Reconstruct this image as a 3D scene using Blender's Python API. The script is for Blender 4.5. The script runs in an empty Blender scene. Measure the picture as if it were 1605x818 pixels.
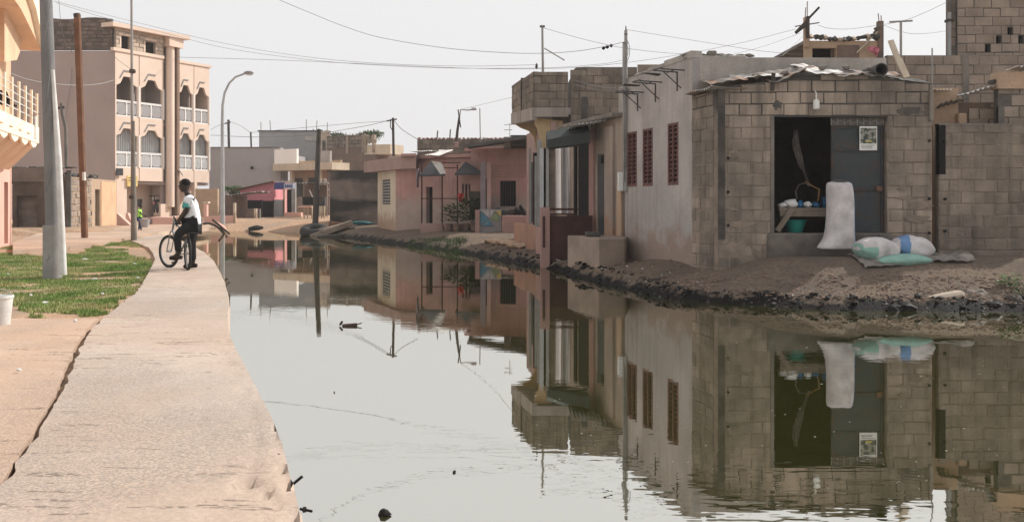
import bpy, bmesh, math, random
import numpy as np
from mathutils import Vector as V, Matrix, noise as mnoise

sc = bpy.context.scene
col = sc.collection
rad = math.radians

# ---------------------------------------------------------------- camera
# distances come from the water mirror: a point and its reflection average to its own waterline
F, CX, HY, EYE = 1500.0, 802.5, 315.0, 1.55
cd = bpy.data.cameras.new('camera'); cam = bpy.data.objects.new('camera', cd); col.objects.link(cam)
cam.location = (0, 0, EYE); cam.rotation_euler = (rad(90), 0, 0)
cd.sensor_width = 36; cd.lens = 36 * F / 1605; cd.shift_y = -(409 - HY) / 1605
cd.clip_start = .1; cd.clip_end = 6000
sc.camera = cam

# ---------------------------------------------------------------- light
SUN_EL, SUN_AZ = 41, 31            # azimuth measured from +X towards +Y
world = bpy.data.worlds.new('World'); sc.world = world; world.use_nodes = True
nt = world.node_tree; nt.nodes.clear()
sky = nt.nodes.new('ShaderNodeTexSky'); sky.sky_type = 'NISHITA'; sky.sun_disc = False
sky.sun_elevation = rad(SUN_EL); sky.sun_rotation = rad(90 - SUN_AZ)
sky.dust_density = 6; sky.air_density = 1.0; sky.ozone_density = 1.0
hs = nt.nodes.new('ShaderNodeHueSaturation'); hs.inputs['Saturation'].default_value = .25
mx = nt.nodes.new('ShaderNodeMix'); mx.data_type = 'RGBA'; mx.inputs['Factor'].default_value = .82
mx.inputs['B'].default_value = (9.85, 9.75, 9.8, 1)
bg = nt.nodes.new('ShaderNodeBackground'); bg.inputs['Strength'].default_value = .1
wo = nt.nodes.new('ShaderNodeOutputWorld')
nt.links.new(sky.outputs[0], hs.inputs['Color']); nt.links.new(hs.outputs[0], mx.inputs['A'])
nt.links.new(mx.outputs['Result'], bg.inputs[0]); nt.links.new(bg.outputs[0], wo.inputs[0])
sd = bpy.data.lights.new('sun', 'SUN'); sun = bpy.data.objects.new('sun', sd); col.objects.link(sun)
sd.energy = 4.8; sd.angle = rad(.6); sd.color = (1, .95, .88)
sdir = V((math.cos(rad(SUN_EL)) * math.cos(rad(SUN_AZ)), math.cos(rad(SUN_EL)) * math.sin(rad(SUN_AZ)), math.sin(rad(SUN_EL))))
sun.rotation_euler = sdir.to_track_quat('Z', 'Y').to_euler(); sun.location = sdir * 60
vs_ = sc.view_settings; vs_.view_transform = 'Standard'; vs_.look = 'None'; vs_.exposure = 0; vs_.gamma = 1; vs_.use_curve_mapping = False

# ---------------------------------------------------------------- helpers
R = random.Random(11)
def PX(x, D): return (x - CX) * D / F
def PZ(y, D): return EYE - (y - HY) * D / F
def P(x, y, D): return V((PX(x, D), D, PZ(y, D)))
def U(a, b): return R.uniform(a, b)
W = {}                              # world position of every object's origin

def tag(o, label=None, cat=None, group=None, kind=None):
    if label: o['label'] = label
    if cat: o['category'] = cat
    if group: o['group'] = group
    if kind: o['kind'] = kind
    elif cat: o['kind'] = 'thing'
    return o
def thing(name, label, cat, loc, group=None):
    o = bpy.data.objects.new(name, None); col.objects.link(o); o.empty_display_size = .2
    o.location = loc; W[o.name] = V(loc)
    return tag(o, label, cat, group)
def link(name, me, loc, parent=None):
    o = bpy.data.objects.new(name, me); col.objects.link(o)
    loc = V(loc); W[o.name] = loc
    if parent is not None:
        o.parent = parent; o.location = loc - W[parent.name]
    else: o.location = loc
    return o
def frame(p0, p1, z=0):             # wall frame: u runs left to right as seen from outside, v into the building
    u = (V((p1[0], p1[1], 0)) - V((p0[0], p0[1], 0))); L = u.length; u.normalize()
    M = Matrix(((u.x, -u.y, 0, p0[0]), (u.y, u.x, 0, p0[1]), (0, 0, 1, z), (0, 0, 0, 1)))
    return M, L
def rotz(c, a): return Matrix.Translation(V(c)) @ Matrix.Rotation(a, 4, 'Z')

class MB:
    def __init__(s, T=None): s.v = []; s.f = []; s.m = []; s.T = T; s.mi = 0
    def add(s, vs, fs):
        n = len(s.v)
        s.v += [(s.T @ V(v)) if s.T else V(v) for v in vs]
        s.f += [tuple(i + n for i in f) for f in fs]; s.m += [s.mi] * len(fs); return s
    def box(s, x0, x1, y0, y1, z0, z1):
        return s.add([(x0,y0,z0),(x1,y0,z0),(x1,y1,z0),(x0,y1,z0),(x0,y0,z1),(x1,y0,z1),(x1,y1,z1),(x0,y1,z1)],
            [(3,2,1,0),(4,5,6,7),(0,1,5,4),(1,2,6,5),(2,3,7,6),(3,0,4,7)])
    def beam(s, a, b, w, h=None, up=(0,0,1)):
        a = V(a); b = V(b); d = (b - a).normalized(); h = h or w
        up = V(up)
        if abs(d.dot(up)) > .95: up = V((0, 1, 0)) if abs(d.y) < .9 else V((1, 0, 0))
        r = d.cross(up).normalized() * w / 2; q = r.cross(d).normalized() * h / 2
        return s.add([a-r-q,a+r-q,a+r+q,a-r+q,b-r-q,b+r-q,b+r+q,b-r+q],
            [(3,2,1,0),(4,5,6,7),(0,1,5,4),(1,2,6,5),(2,3,7,6),(3,0,4,7)])
    def tube(s, pts, r, n=8, cap=True, closed=False):
        pts = [V(p) for p in pts]; k = len(pts); rs = r if isinstance(r, (list, tuple)) else [r] * k
        vs = []; pr = None
        for i, p in enumerate(pts):
            if closed: d = (pts[(i+1) % k] - pts[i-1])
            else: d = pts[min(i+1, k-1)] - pts[max(i-1, 0)]
            d.normalize()
            if pr is None:
                a = V((0,0,1)) if abs(d.z) < .9 else V((1,0,0)); e = d.cross(a).normalized()
            else: e = (pr - d * pr.dot(d)).normalized()
            pr = e; g = d.cross(e)
            for j in range(n):
                t = 2*math.pi*j/n; vs.append(p + (e*math.cos(t) + g*math.sin(t)) * rs[i])
        fs = []
        for i in range(k if closed else k-1):
            i2 = (i+1) % k
            for j in range(n): fs.append((i*n+j, i*n+(j+1)%n, i2*n+(j+1)%n, i2*n+j))
        if cap and not closed: fs += [tuple(range(n))[::-1], tuple(range((k-1)*n, k*n))]
        return s.add(vs, fs)
    def prism(s, poly, y0, y1):      # (x,z) outline extruded along y
        n = len(poly)
        return s.add([(x,y0,z) for x,z in poly] + [(x,y1,z) for x,z in poly],
            [tuple(range(n)), tuple(range(n, 2*n))[::-1]] + [(i,(i+1)%n,n+(i+1)%n,n+i)[::-1] for i in range(n)])
    def slab(s, poly, z0, z1):       # (x,y) outline extruded along z
        n = len(poly)
        return s.add([(x,y,z0) for x,y in poly] + [(x,y,z1) for x,y in poly],
            [tuple(range(n))[::-1], tuple(range(n, 2*n))] + [(i,(i+1)%n,n+(i+1)%n,n+i) for i in range(n)])
    def lathe(s, prof, c=(0,0,0), n=16):
        c = V(c); vs = []
        for r, z in prof:
            for j in range(n):
                t = 2*math.pi*j/n; vs.append(c + V((r*math.cos(t), r*math.sin(t), z)))
        fs = [(i*n+j, i*n+(j+1)%n, (i+1)*n+(j+1)%n, (i+1)*n+j) for i in range(len(prof)-1) for j in range(n)]
        if prof[0][0] > 1e-4: fs.append(tuple(range(n))[::-1])
        if prof[-1][0] > 1e-4: fs.append(tuple(range((len(prof)-1)*n, len(prof)*n)))
        return s.add(vs, fs)
    def blob(s, c, r, sub=1, amp=.25, fr=2.0, flat=None):
        bm = bmesh.new(); bmesh.ops.create_icosphere(bm, subdivisions=sub, radius=1)
        c = V(c); sd = V((U(0,99), U(0,99), U(0,99))); vs = []
        rx, ry, rz = r if isinstance(r, (tuple, list)) else (r, r, r)
        for v in bm.verts:
            k = 1 + amp * mnoise.noise(v.co * fr + sd) * 1.6
            z = v.co.z * k
            if flat is not None: z = max(z, flat)
            vs.append(c + V((v.co.x*k*rx, v.co.y*k*ry, z*rz)))
        fs = [tuple(v.index for v in f.verts) for f in bm.faces]; bm.free()
        return s.add(vs, fs)
    def grid(s, fn, nu, nv, thick=0):
        vs = [V(fn(i/nu, j/nv)) for j in range(nv+1) for i in range(nu+1)]
        q = lambda i, j: j*(nu+1)+i
        fs = [(q(i,j), q(i+1,j), q(i+1,j+1), q(i,j+1)) for j in range(nv) for i in range(nu)]
        if thick:
            n = len(vs); vs += [v - V((0,0,thick)) for v in vs]
            fs += [tuple(k+n for k in f)[::-1] for f in fs]
            b = [q(i,0) for i in range(nu+1)] + [q(nu,j) for j in range(1,nv+1)] + [q(i,nv) for i in range(nu-1,-1,-1)] + [q(0,j) for j in range(nv-1,0,-1)]
            fs += [(b[k], b[k]+n, b[(k+1)%len(b)]+n, b[(k+1)%len(b)]) for k in range(len(b))]
        return s.add(vs, fs)
    def build(s, name, mats, parent=None, smooth=False, bev=0, recalc=True, origin=None, angle=40):
        if not isinstance(mats, (list, tuple)): mats = [mats]
        xs = [v.x for v in s.v]; ys = [v.y for v in s.v]; zs = [v.z for v in s.v]
        if origin is None:
            origin = V(((min(xs)+max(xs))/2, (min(ys)+max(ys))/2, min(zs) if parent is None else (min(zs)+max(zs))/2))
        me = bpy.data.meshes.new(name)
        me.from_pydata([v - origin for v in s.v], [], s.f)
        for m in mats: me.materials.append(m)
        if len(mats) > 1: me.polygons.foreach_set('material_index', s.m)
        if recalc:
            bm = bmesh.new(); bm.from_mesh(me); bmesh.ops.recalc_face_normals(bm, faces=bm.faces); bm.to_mesh(me); bm.free()
        if smooth:
            me.shade_smooth()
            if angle < 180:
                bm = bmesh.new(); bm.from_mesh(me)
                for e in bm.edges:
                    if len(e.link_faces) == 2 and e.calc_face_angle(0) > rad(angle): e.smooth = False
                bm.to_mesh(me); bm.free()
        o = link(name, me, origin, parent)
        if bev:
            b = o.modifiers.new('bevel', 'BEVEL'); b.width = bev; b.segments = 1; b.limit_method = 'ANGLE'
        return o

# ---------------------------------------------------------------- materials
MATS = {}
DARKER = {'grey_block': .98, 'weathered_block': .95, 'tan_block': .92, 'dirty_white_render': .93, 'grey_white_render': .93, 'concrete': .8, 'faded_pink_render': 1.12, 'pink_paint': .9, 'pale_house_render': .84, 'balcony_render': .85, 'ochre_render': .9, 'smeared_mortar': .95, 'grey_mortar': .8, 'maroon_paint': .7, 'cream_render': 1.05, 'mauve_paint': .85, 'rusty_tin': .85, 'step_render': .8, 'pink_grey_render': .85}
def mat(name, c, var=.18, vs=2.5, c2=None, c2s=1.2, c2a=.5, c2w=.12, rough=.9, bump=.25, bs=45, rnd=0, streak=None, damp=None, spec=.25, metal=0, rust=None, fine=.1, emit=None, stretch=None):
    """colour c with soft variation; c2 = second colour in patches; streak = (colour, amount) vertical drips;
       damp = (z level, band, colour) a stained foot with a ragged edge; rnd = brightness change from piece to piece"""
    kd = DARKER.get(name, 1); c = tuple(x*kd for x in c); c2 = c2 and tuple(x*kd for x in c2)
    m = bpy.data.materials.new(name); m.use_nodes = True; nt = m.node_tree; N = nt.nodes; L = nt.links; N.clear()
    out = N.new('ShaderNodeOutputMaterial'); bs_ = N.new('ShaderNodeBsdfPrincipled'); L.new(bs_.outputs[0], out.inputs[0])
    geo = N.new('ShaderNodeNewGeometry'); pos = geo.outputs['Position']
    def noise(scale, detail=4, vec=pos, dist=0):
        n = N.new('ShaderNodeTexNoise'); n.inputs['Scale'].default_value = scale; n.inputs['Detail'].default_value = detail
        n.inputs['Distortion'].default_value = dist; L.new(vec, n.inputs['Vector']); return n.outputs['Fac']
    def ramp(src, a, b, x=0., y=1.):
        r = N.new('ShaderNodeMapRange'); r.inputs['From Min'].default_value = a; r.inputs['From Max'].default_value = b
        r.inputs['To Min'].default_value = x; r.inputs['To Max'].default_value = y; L.new(src, r.inputs['Value']); return r.outputs[0]
    def mix(fac, A, B, mode='MIX'):
        k = N.new('ShaderNodeMix'); k.data_type = 'RGBA'; k.blend_type = mode
        if isinstance(fac, (int, float)): k.inputs['Factor'].default_value = fac
        else: L.new(fac, k.inputs['Factor'])
        for nm, x in (('A', A), ('B', B)):
            if isinstance(x, tuple): k.inputs[nm].default_value = (*x[:3], 1)
            else: L.new(x, k.inputs[nm])
        return k.outputs['Result']
    def mul(a, b, op='MULTIPLY'):
        k = N.new('ShaderNodeMath'); k.operation = op
        for i, x in enumerate((a, b)):
            if isinstance(x, (int, float)): k.inputs[i].default_value = x
            else: L.new(x, k.inputs[i])
        return k.outputs[0]
    def scaled(sx, sy, sz):
        k = N.new('ShaderNodeVectorMath'); k.operation = 'MULTIPLY'; k.inputs[1].default_value = (sx, sy, sz); L.new(pos, k.inputs[0]); return k.outputs[0]
    C = tuple(c)
    if c2 is not None:
        v = scaled(*stretch) if stretch else pos
        C = mix(ramp(noise(c2s, 6, v, .4), .5-c2w, .5+c2w, 0, c2a), C, c2)
    if streak:
        f = ramp(noise(1.0, 5, scaled(7, 7, .55)), .48, .72, 0, streak[1]); C = mix(f, C, streak[0])
    if damp:
        sx = N.new('ShaderNodeSeparateXYZ'); L.new(pos, sx.inputs[0])
        zz = mul(sx.outputs[2], mul(mul(noise(3.5, 6), -.5, 'ADD'), damp[1]*2.6), 'ADD')
        C = mix(ramp(zz, damp[0], damp[0]+damp[1], .85, 0), C, damp[2])
    f = ramp(noise(vs, 6), .3, .7, 1-var, 1+var)
    if fine: f = mul(f, ramp(noise(vs*14+20, 3), .3, .7, 1-fine, 1+fine))
    if rnd:
        oi = N.new('ShaderNodeObjectInfo'); f = mul(f, ramp(oi.outputs['Random'], 0, 1, 1-rnd, 1+rnd))
    g = N.new('ShaderNodeCombineColor')
    for i in range(3): L.new(f, g.inputs[i])
    C = mix(1.0, C, g.outputs[0], 'MULTIPLY')
    if rust: C = mix(ramp(noise(rust[2] if len(rust) > 2 else 6, 7), .52, .62, 0, rust[1]), C, rust[0])
    L.new(C, bs_.inputs['Base Color'])
    bs_.inputs['Roughness'].default_value = rough; bs_.inputs['Metallic'].default_value = metal
    bs_.inputs['Specular IOR Level'].default_value = spec
    if emit: bs_.inputs['Emission Color'].default_value = (*emit[0], 1); bs_.inputs['Emission Strength'].default_value = emit[1]
    if bump:
        b = N.new('ShaderNodeBump'); b.inputs['Strength'].default_value = bump; b.inputs['Distance'].default_value = .02
        L.new(mul(noise(bs, 5), mul(noise(bs*.2, 4), 1.5), 'ADD'), b.inputs['Height']); L.new(b.outputs[0], bs_.inputs['Normal'])
    MATS[name] = m; return m

M_block = mat('grey_block', (.335,.272,.22), .2, 3, c2=(.12,.106,.088), c2s=.75, c2a=.8, c2w=.12, bump=.5, bs=60, rnd=.13, rough=.95, streak=((.08,.072,.063), .6))
M_blockd = mat('weathered_block', (.25,.205,.165), .2, 3, c2=(.12,.105,.09), c2s=1.0, c2a=.7, streak=((.07,.063,.055), .6), bump=.5, bs=60, rnd=.2, rough=.95)
M_blockw = mat('tan_block', (.32,.258,.205), .18, 3, c2=(.24,.2,.17), c2s=1.5, c2a=.5, bump=.5, bs=60, rnd=.15, rough=.95)
M_blockl = mat('pale_block', (.52,.42,.33), .15, 3, bump=.4, rnd=.14)
M_brickdk = mat('dark_brick', (.15,.115,.095), .25, 2, bump=.4, rnd=.28)
M_mortar = mat('grey_mortar', (.17,.15,.13), .25, 5, c2=(.09,.085,.08), bump=.6, bs=50)
M_mortar2 = mat('smeared_mortar', (.085,.077,.068), .25, 5, c2=(.08,.075,.07), c2s=.8, c2a=.7, bump=.6, bs=50, damp=(2.7, .35, (.25,.20,.16)))
M_mortard = mat('dark_mortar', (.11,.095,.085), .25, 5, bump=.6, bs=50)
M_mortarl = mat('pale_mortar', (.33,.27,.22), .2, 5, bump=.5)
M_conc = mat('concrete', (.25,.22,.19), .2, 2, c2=(.15,.14,.13), c2a=.6, bump=.4, streak=((.1,.095,.09), .5))
M_concd = mat('stained_concrete', (.105,.1,.092), .3, 2, c2=(.05,.05,.048), c2a=.7, bump=.4, streak=((.05,.05,.05), .5))
M_white = mat('dirty_white_render', (.445,.41,.39), .1, 1.3, c2=(.29,.27,.255), c2s=.9, c2a=.55, bump=.25, streak=((.22,.2,.185), .5), damp=(.7, .4, (.27,.2,.16)))
M_white2 = mat('grey_white_render', (.44,.41,.375), .12, 1.0, c2=(.28,.265,.245), c2s=1.4, c2a=.6, bump=.3, streak=((.23,.215,.2), .45))
M_aptside = mat('mauve_shaded_render', (.41,.325,.295), .07, .5, c2=(.36,.28,.25), c2s=.35, bump=.12)  # facade render darkened: the side wall's shade is put into its colour
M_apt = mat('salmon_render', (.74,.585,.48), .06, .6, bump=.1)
M_aptin = mat('veranda_shaded_render', (.40,.33,.30), .08, .6, bump=.1)  # darker than the facade, with the veranda's shade in the colour
M_aptwht = mat('white_paint', (.74,.72,.7), .05, 1, bump=.05)
M_curt = mat('grey_sheeting', (.42,.42,.42), .1, 2, bump=.1)
M_yel = mat('yellow_render', (.86,.73,.57), .07, 1, bump=.12, c2=(.8,.64,.48), c2s=1.5, c2a=.4)
M_org = mat('orange_render', (.68,.45,.30), .12, 1.5, bump=.12)
M_pinkw = mat('pink_render', (.66,.40,.33), .07, 1, bump=.12)
M_pinkd = mat('faded_pink_render', (.37,.215,.19), .14, 1.5, c2=(.28,.19,.17), c2s=.8, c2a=.7, bump=.2, streak=((.2,.13,.12), .4), damp=(1.35, .5, (.30,.25,.22)))
M_pinkp = mat('pink_paint', (.37,.225,.195), .12, 2, bump=.15, c2=(.3,.2,.18), c2a=.5)
M_pinkred = mat('rose_render', (.55,.22,.24), .1, 2, bump=.15)
M_cream = mat('cream_render', (.52,.44,.34), .1, 1, bump=.15, streak=((.3,.24,.19), .4), damp=(.7, .4, (.34,.23,.16)))
M_mauve = mat('mauve_paint', (.24,.2,.22), .15, 2, bump=.15)
M_tan = mat('tan_plaster', (.45,.32,.22), .16, 1.2, c2=(.3,.22,.16), c2a=.6, bump=.3)
M_brownw = mat('brown_plaster', (.2,.14,.11), .25, 1.2, c2=(.1,.08,.07), c2a=.8, bump=.4)
M_farg = mat('far_grey_render', (.37,.355,.36), .08, .3, c2=(.3,.29,.29), c2s=.3, bump=.1, streak=((.3,.29,.29), .3))
M_farg2 = mat('far_blue_grey_render', (.33,.33,.335), .12, .3, c2=(.22,.22,.22), c2s=.3, bump=.1)
M_black = mat('plain_black', (.012,.011,.011), .2, 3, bump=.2, rough=.9)  # also colours flat panels that stand in for dark openings
M_room = mat('dark_room', (.075,.055,.04), .3, 2, bump=.3, c2=(.06,.045,.03), c2s=3)  # lack of light indoors is put into this dark brown
M_redwd = mat('red_shutter_paint', (.125,.058,.05), .25, 5, bump=.2, rough=.7, fine=.2)
M_maroon = mat('maroon_paint', (.075,.032,.028), .3, 3, bump=.2, rough=.75)
M_iron = mat('dark_iron', (.04,.042,.045), .3, 4, bump=.15, rough=.6, rust=((.09,.045,.025), .6))
M_door = mat('slate_metal', (.037,.047,.052), .2, 2.5, bump=.15, rough=.6, c2=(.06,.06,.058), c2a=.5, rust=((.07,.045,.03), .45, 5))
M_tin = mat('rusty_tin', (.27,.24,.215), .25, 3, bump=.2, rough=.55, metal=.25, rust=((.24,.12,.065), .8, 3))
M_tinw = mat('bright_tin', (.55,.54,.52), .15, 3, bump=.1, rough=.5, metal=.2, rust=((.3,.2,.13), .5, 4))
M_tind = mat('dark_tin', (.075,.072,.07), .25, 3, bump=.2, rough=.7, rust=((.1,.06,.04), .5))
M_galv = mat('galvanised_steel', (.42,.425,.43), .12, 3, bump=.05, rough=.5, metal=.35, fine=.05, streak=((.25,.25,.25), .3))
M_steel = mat('grey_steel', (.3,.29,.28), .15, 3, bump=.05, rough=.6, metal=.2)
M_woodb = mat('red_brown_wood', (.17,.085,.05), .25, 3, bump=.3, stretch=(8,8,.5), c2=(.09,.05,.035), c2s=1)
M_wood = mat('grey_wood', (.24,.195,.155), .25, 4, bump=.4, rough=.9, c2=(.12,.1,.085))
M_woodk = mat('dark_wood', (.06,.05,.043), .3, 4, bump=.4, rough=.8)
M_woodw = mat('bleached_wood', (.5,.42,.33), .15, 4, bump=.3)
M_wire = mat('cable_black', (.2,.2,.2), 0, 1, bump=0, fine=0)
M_rust = mat('rust', (.14,.075,.05), .3, 6, bump=.3)
M_dkgreen = mat('awning_cloth', (.038,.045,.044), .2, 3, bump=.15)
M_gcloth = mat('grey_canvas', (.06,.06,.065), .2, 3, bump=.2)
M_sack = mat('woven_white_plastic', (.56,.53,.53), .14, 6, c2=(.36,.33,.32), c2s=4, c2a=.6, bump=.35, bs=110, rough=.75, fine=.06)
M_sackg = mat('woven_green_plastic', (.22,.37,.32), .12, 6, bump=.35, bs=110, rough=.75)
M_sackb = mat('woven_blue_plastic', (.13,.23,.40), .12, 6, bump=.35, bs=110, rough=.75)
M_tarp = mat('dusty_plastic_sheet', (.23,.205,.185), .3, 7, c2=(.1,.09,.08), c2s=4, c2a=.8, bump=.4, rough=.6)
M_teal = mat('teal_plastic', (.02,.24,.2), .08, 4, bump=.02, rough=.45, spec=.4)
M_blue = mat('blue_plastic', (.025,.12,.25), .15, 6, bump=.05, rough=.5)
M_whp = mat('white_plastic', (.68,.68,.66), .08, 5, bump=.03, rough=.45, c2=(.5,.47,.43), c2s=4, c2a=.5)
M_paper = mat('white_paper', (.72,.71,.69), .06, 6, bump=.05)
M_cloth = mat('faded_cloth', (.22,.19,.17), .25, 8, bump=.3)
M_pinkcl = mat('pink_cloth', (.55,.2,.25), .15, 8, bump=.2)
M_redcl = mat('red_cloth', (.4,.05,.04), .15, 8, bump=.2)
M_yelo = mat('amber_plastic', (.3,.18,.08), .2, 6, bump=.1)
M_blueaw = mat('blue_canvas', (.06,.075,.2), .12, 4, bump=.1)
M_bluew = mat('pale_blue_canvas', (.5,.53,.66), .12, 6, bump=.1)
M_asph = mat('pink_grey_render', (.38,.26,.23), .15, 1.5, bump=.2, c2=(.28,.2,.18))
# ---------------------------------------------------------------- setting: canal, ground, path
RIGHT = [(1700,497),(1605,490),(1520,489),(1450,488),(1300,486),(1220,481),(1150,477),(1050,469),(1000,459),(960,449),(900,434),(870,424),(830,416),(795,410),(760,403),(700,393),(640,385),(600,380),(560,374),(520,370),(480,367)]
FAR = [(440,364),(380,363.5),(330,362.5),(280,361.5),(252,362)]
LEFT = [(475,818),(466,775),(455,740),(447,700),(430,660),(412,625),(400,600),(384,572),(370,545),(360,522),(357,500),(359,480),(358,460),(352,440),(345,425),(335,408),(322,396),(304,386),(285,377),(262,370),(243,365.5)]
def wp(x, y, z=0.):
    D = F * (EYE - z) / (y - HY); return (PX(x, D), D)
rp = [wp(x, y) for x, y in RIGHT]; fp = [wp(x, y) for x, y in FAR]; lp = [wp(x, y, .30) for x, y in LEFT]
rp = [(22, 9.0), (13.0, 12.2)] + rp
lp = [(-.45, -6), (-.55, 1.2)] + lp
canal = rp + fp + lp[::-1]           # closed: right bank, far bank, left edge back to the camera
canal += [(22, -6)]
NR, NF = len(rp), len(fp)
side = [0]*(NR-1) + [1]*(NF+1) + [2]*(len(lp)-1) + [3, 3]     # edge k joins point k and k+1
CP = np.array(canal); CQ = np.roll(CP, -1, axis=0); SIDE = np.array(side)
def sdf(x, y):
    x = np.asarray(x, float).ravel(); y = np.asarray(y, float).ravel(); best = np.full(x.shape, 1e9); sd = np.zeros(x.shape, int); ins = np.zeros(x.shape, bool)
    for k in range(len(CP)):
        a = CP[k]; b = CQ[k]; e = b - a; L2 = e @ e
        t = np.clip(((x-a[0])*e[0] + (y-a[1])*e[1]) / max(L2, 1e-9), 0, 1)
        d = np.hypot(x - a[0] - t*e[0], y - a[1] - t*e[1]); m = d < best; best[m] = d[m]; sd[m] = SIDE[k]
        c = ((a[1] > y) != (b[1] > y))
        if abs(e[1]) > 1e-9:
            xi = a[0] + (y - a[1]) * e[0] / e[1]; ins ^= (c & (x < xi))
    return np.where(ins, -best, best), sd
def sstep(a, b, x):
    t = np.clip((x - a) / (b - a), 0, 1); return t*t*(3-2*t)
def nz(x, y, s, seed=0):
    return np.array([mnoise.noise(V((a*s + seed, b*s - seed, seed*.37))) for a, b in zip(x, y)])
def height(x, y, detail=True):
    x = np.asarray(x, float).ravel(); y = np.asarray(y, float).ravel()
    d, sd = sdf(x, y)
    n1 = nz(x, y, 1.1, 3) if detail else 0; n2 = nz(x, y, 4.0, 8) if detail else 0
    hb = np.interp(y, [8, 15, 17, 20, 24, 30, 36, 44], [.66, .66, .60, .42, .36, .40, .44, .42])
    hb = hb - .17 * sstep(4.9, 3.2, x) * sstep(18.5, 16.5, y)
    dd = d + n1 * .14 * sstep(0, .4, d)
    steep = np.interp(y, [12, 16, 20, 30], [.15, .17, .22, .2])
    zr = np.where(dd < 0, np.maximum(dd * .8, -.5), steep * sstep(0, .3, dd) + (hb - steep) * sstep(.2, 2.1, dd))
    rough = sstep(-.1, .1, dd) * (1 - .8*sstep(1.0, 2.2, dd))
    zr = zr + rough * (.04*n1 + .04*n2) * sstep(1.6, .5, dd) + .012*n1
    zf = np.where(d < 0, np.maximum(d * .8, -.5), .52 * sstep(0, 2.5, d)) + .02*n1
    zl = -.5 + .74 * sstep(.3, .55, d) + .015*n1*sstep(.5, 1, d) + .12*sstep(30, 50, y)*sstep(.5, 1.5, d)
    z = np.where(sd == 0, zr, np.where(sd == 1, zf, np.where(sd == 3, -.5, zl)))
    z = np.where(d < -.8, -.5, z)
    return z
def gz(x, y): return float(height([x], [y])[0])
def axis(a, b, step, far, g=1.35):
    v = list(np.arange(a, b + step/2, step)); s = step
    lo, hi = v[0], v[-1]; L = []; Hh = []
    while lo > -far: s *= g; lo -= s; L.append(lo)
    s = step
    while hi < far: s *= g; hi += s; Hh.append(hi)
    return np.array(L[::-1] + v + Hh)
xa = axis(-12, 9.6, .12, 2500); ya = axis(9, 40, .14, 2500)
GX, GY = np.meshgrid(xa, ya); gx, gy = GX.ravel(), GY.ravel()
gh = height(gx, gy)
nx, ny = len(xa), len(ya)
me = bpy.data.meshes.new('ground'); idx = np.arange(nx*ny).reshape(ny, nx)
quads = np.stack([idx[:-1,:-1], idx[:-1,1:], idx[1:,1:], idx[1:,:-1]], -1).reshape(-1, 4)
me.vertices.add(nx*ny); me.vertices.foreach_set('co', np.stack([gx, gy, gh], -1).ravel())
me.loops.add(quads.size); me.loops.foreach_set('vertex_index', quads.ravel())
me.polygons.add(len(quads)); me.polygons.foreach_set('loop_start', np.arange(0, quads.size, 4)); me.polygons.foreach_set('loop_total', np.full(len(quads), 4))
me.update(); me.validate(); me.shade_smooth()
_, sdv = sdf(gx, gy)
at = me.attributes.new('bank', 'FLOAT', 'POINT'); at.data.foreach_set('value', np.where(sdv == 0, 1., 0.))

def ground_material():
    m = bpy.data.materials.new('earth'); m.use_nodes = True; nt = m.node_tree; N = nt.nodes; L = nt.links
    b = N['Principled BSDF']; geo = N.new('ShaderNodeNewGeometry'); pos = geo.outputs['Position']
    def noise(s, d=6):
        n = N.new('ShaderNodeTexNoise'); n.inputs['Scale'].default_value = s; n.inputs['Detail'].default_value = d; L.new(pos, n.inputs['Vector']); return n.outputs['Fac']
    def mr(src, a, b_, x=0., y=1.):
        r = N.new('ShaderNodeMapRange'); L.new(src, r.inputs['Value'])
        for k, v in zip(('From Min','From Max','To Min','To Max'), (a, b_, x, y)): r.inputs[k].default_value = v
        return r.outputs[0]
    def mix(f, A, B, mode='MIX'):
        k = N.new('ShaderNodeMix'); k.data_type = 'RGBA'; k.blend_type = mode
        L.new(f, k.inputs['Factor'])
        for nm, x in (('A', A), ('B', B)):
            if isinstance(x, tuple): k.inputs[nm].default_value = (*x, 1)
            else: L.new(x, k.inputs[nm])
        return k.outputs['Result']
    def math_(op, a, c):
        k = N.new('ShaderNodeMath'); k.operation = op
        for i, x in enumerate((a, c)):
            if isinstance(x, (int, float)): k.inputs[i].default_value = x
            else: L.new(x, k.inputs[i])
        return k.outputs[0]
    a = N.new('ShaderNodeAttribute'); a.attribute_name = 'bank'
    left = mix(mr(noise(.9), .42, .6), (.47,.31,.205), (.36,.27,.2))
    left = mix(mr(noise(9), .45, .7), left, (.3,.2,.14))
    right = mix(mr(noise(1.3), .4, .62), (.19,.147,.112), (.14,.116,.095))
    right = mix(mr(noise(14), .45, .68), right, (.13,.095,.075))
    c = mix(mr(a.outputs['Fac'], .3, .7), left, right)
    sx = N.new('ShaderNodeSeparateXYZ'); L.new(pos, sx.inputs[0])
    z = math_('ADD', sx.outputs[2], math_('MULTIPLY', math_('ADD', noise(2.6), -.5), .5))
    wet = math_('MULTIPLY', mr(z, .09, .16, 1, 0), mr(a.outputs['Fac'], .2, .8))
    c = mix(wet, c, (.009,.0085,.008))
    L.new(c, b.inputs['Base Color']); L.new(mr(wet, 0, 1, .95, .6), b.inputs['Roughness'])
    b.inputs['Specular IOR Level'].default_value = .06
    bp = N.new('ShaderNodeBump'); bp.inputs['Strength'].default_value = .7; bp.inputs['Distance'].default_value = .03
    L.new(math_('ADD', noise(26), noise(90)), bp.inputs['Height']); L.new(bp.outputs[0], b.inputs['Normal'])
    return m
M_earth = ground_material(); me.materials.append(M_earth)
ground = bpy.data.objects.new('ground', me); col.objects.link(ground); tag(ground, 'bare sandy earth of the left bank and dark muddy right bank', kind='structure')

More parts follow.
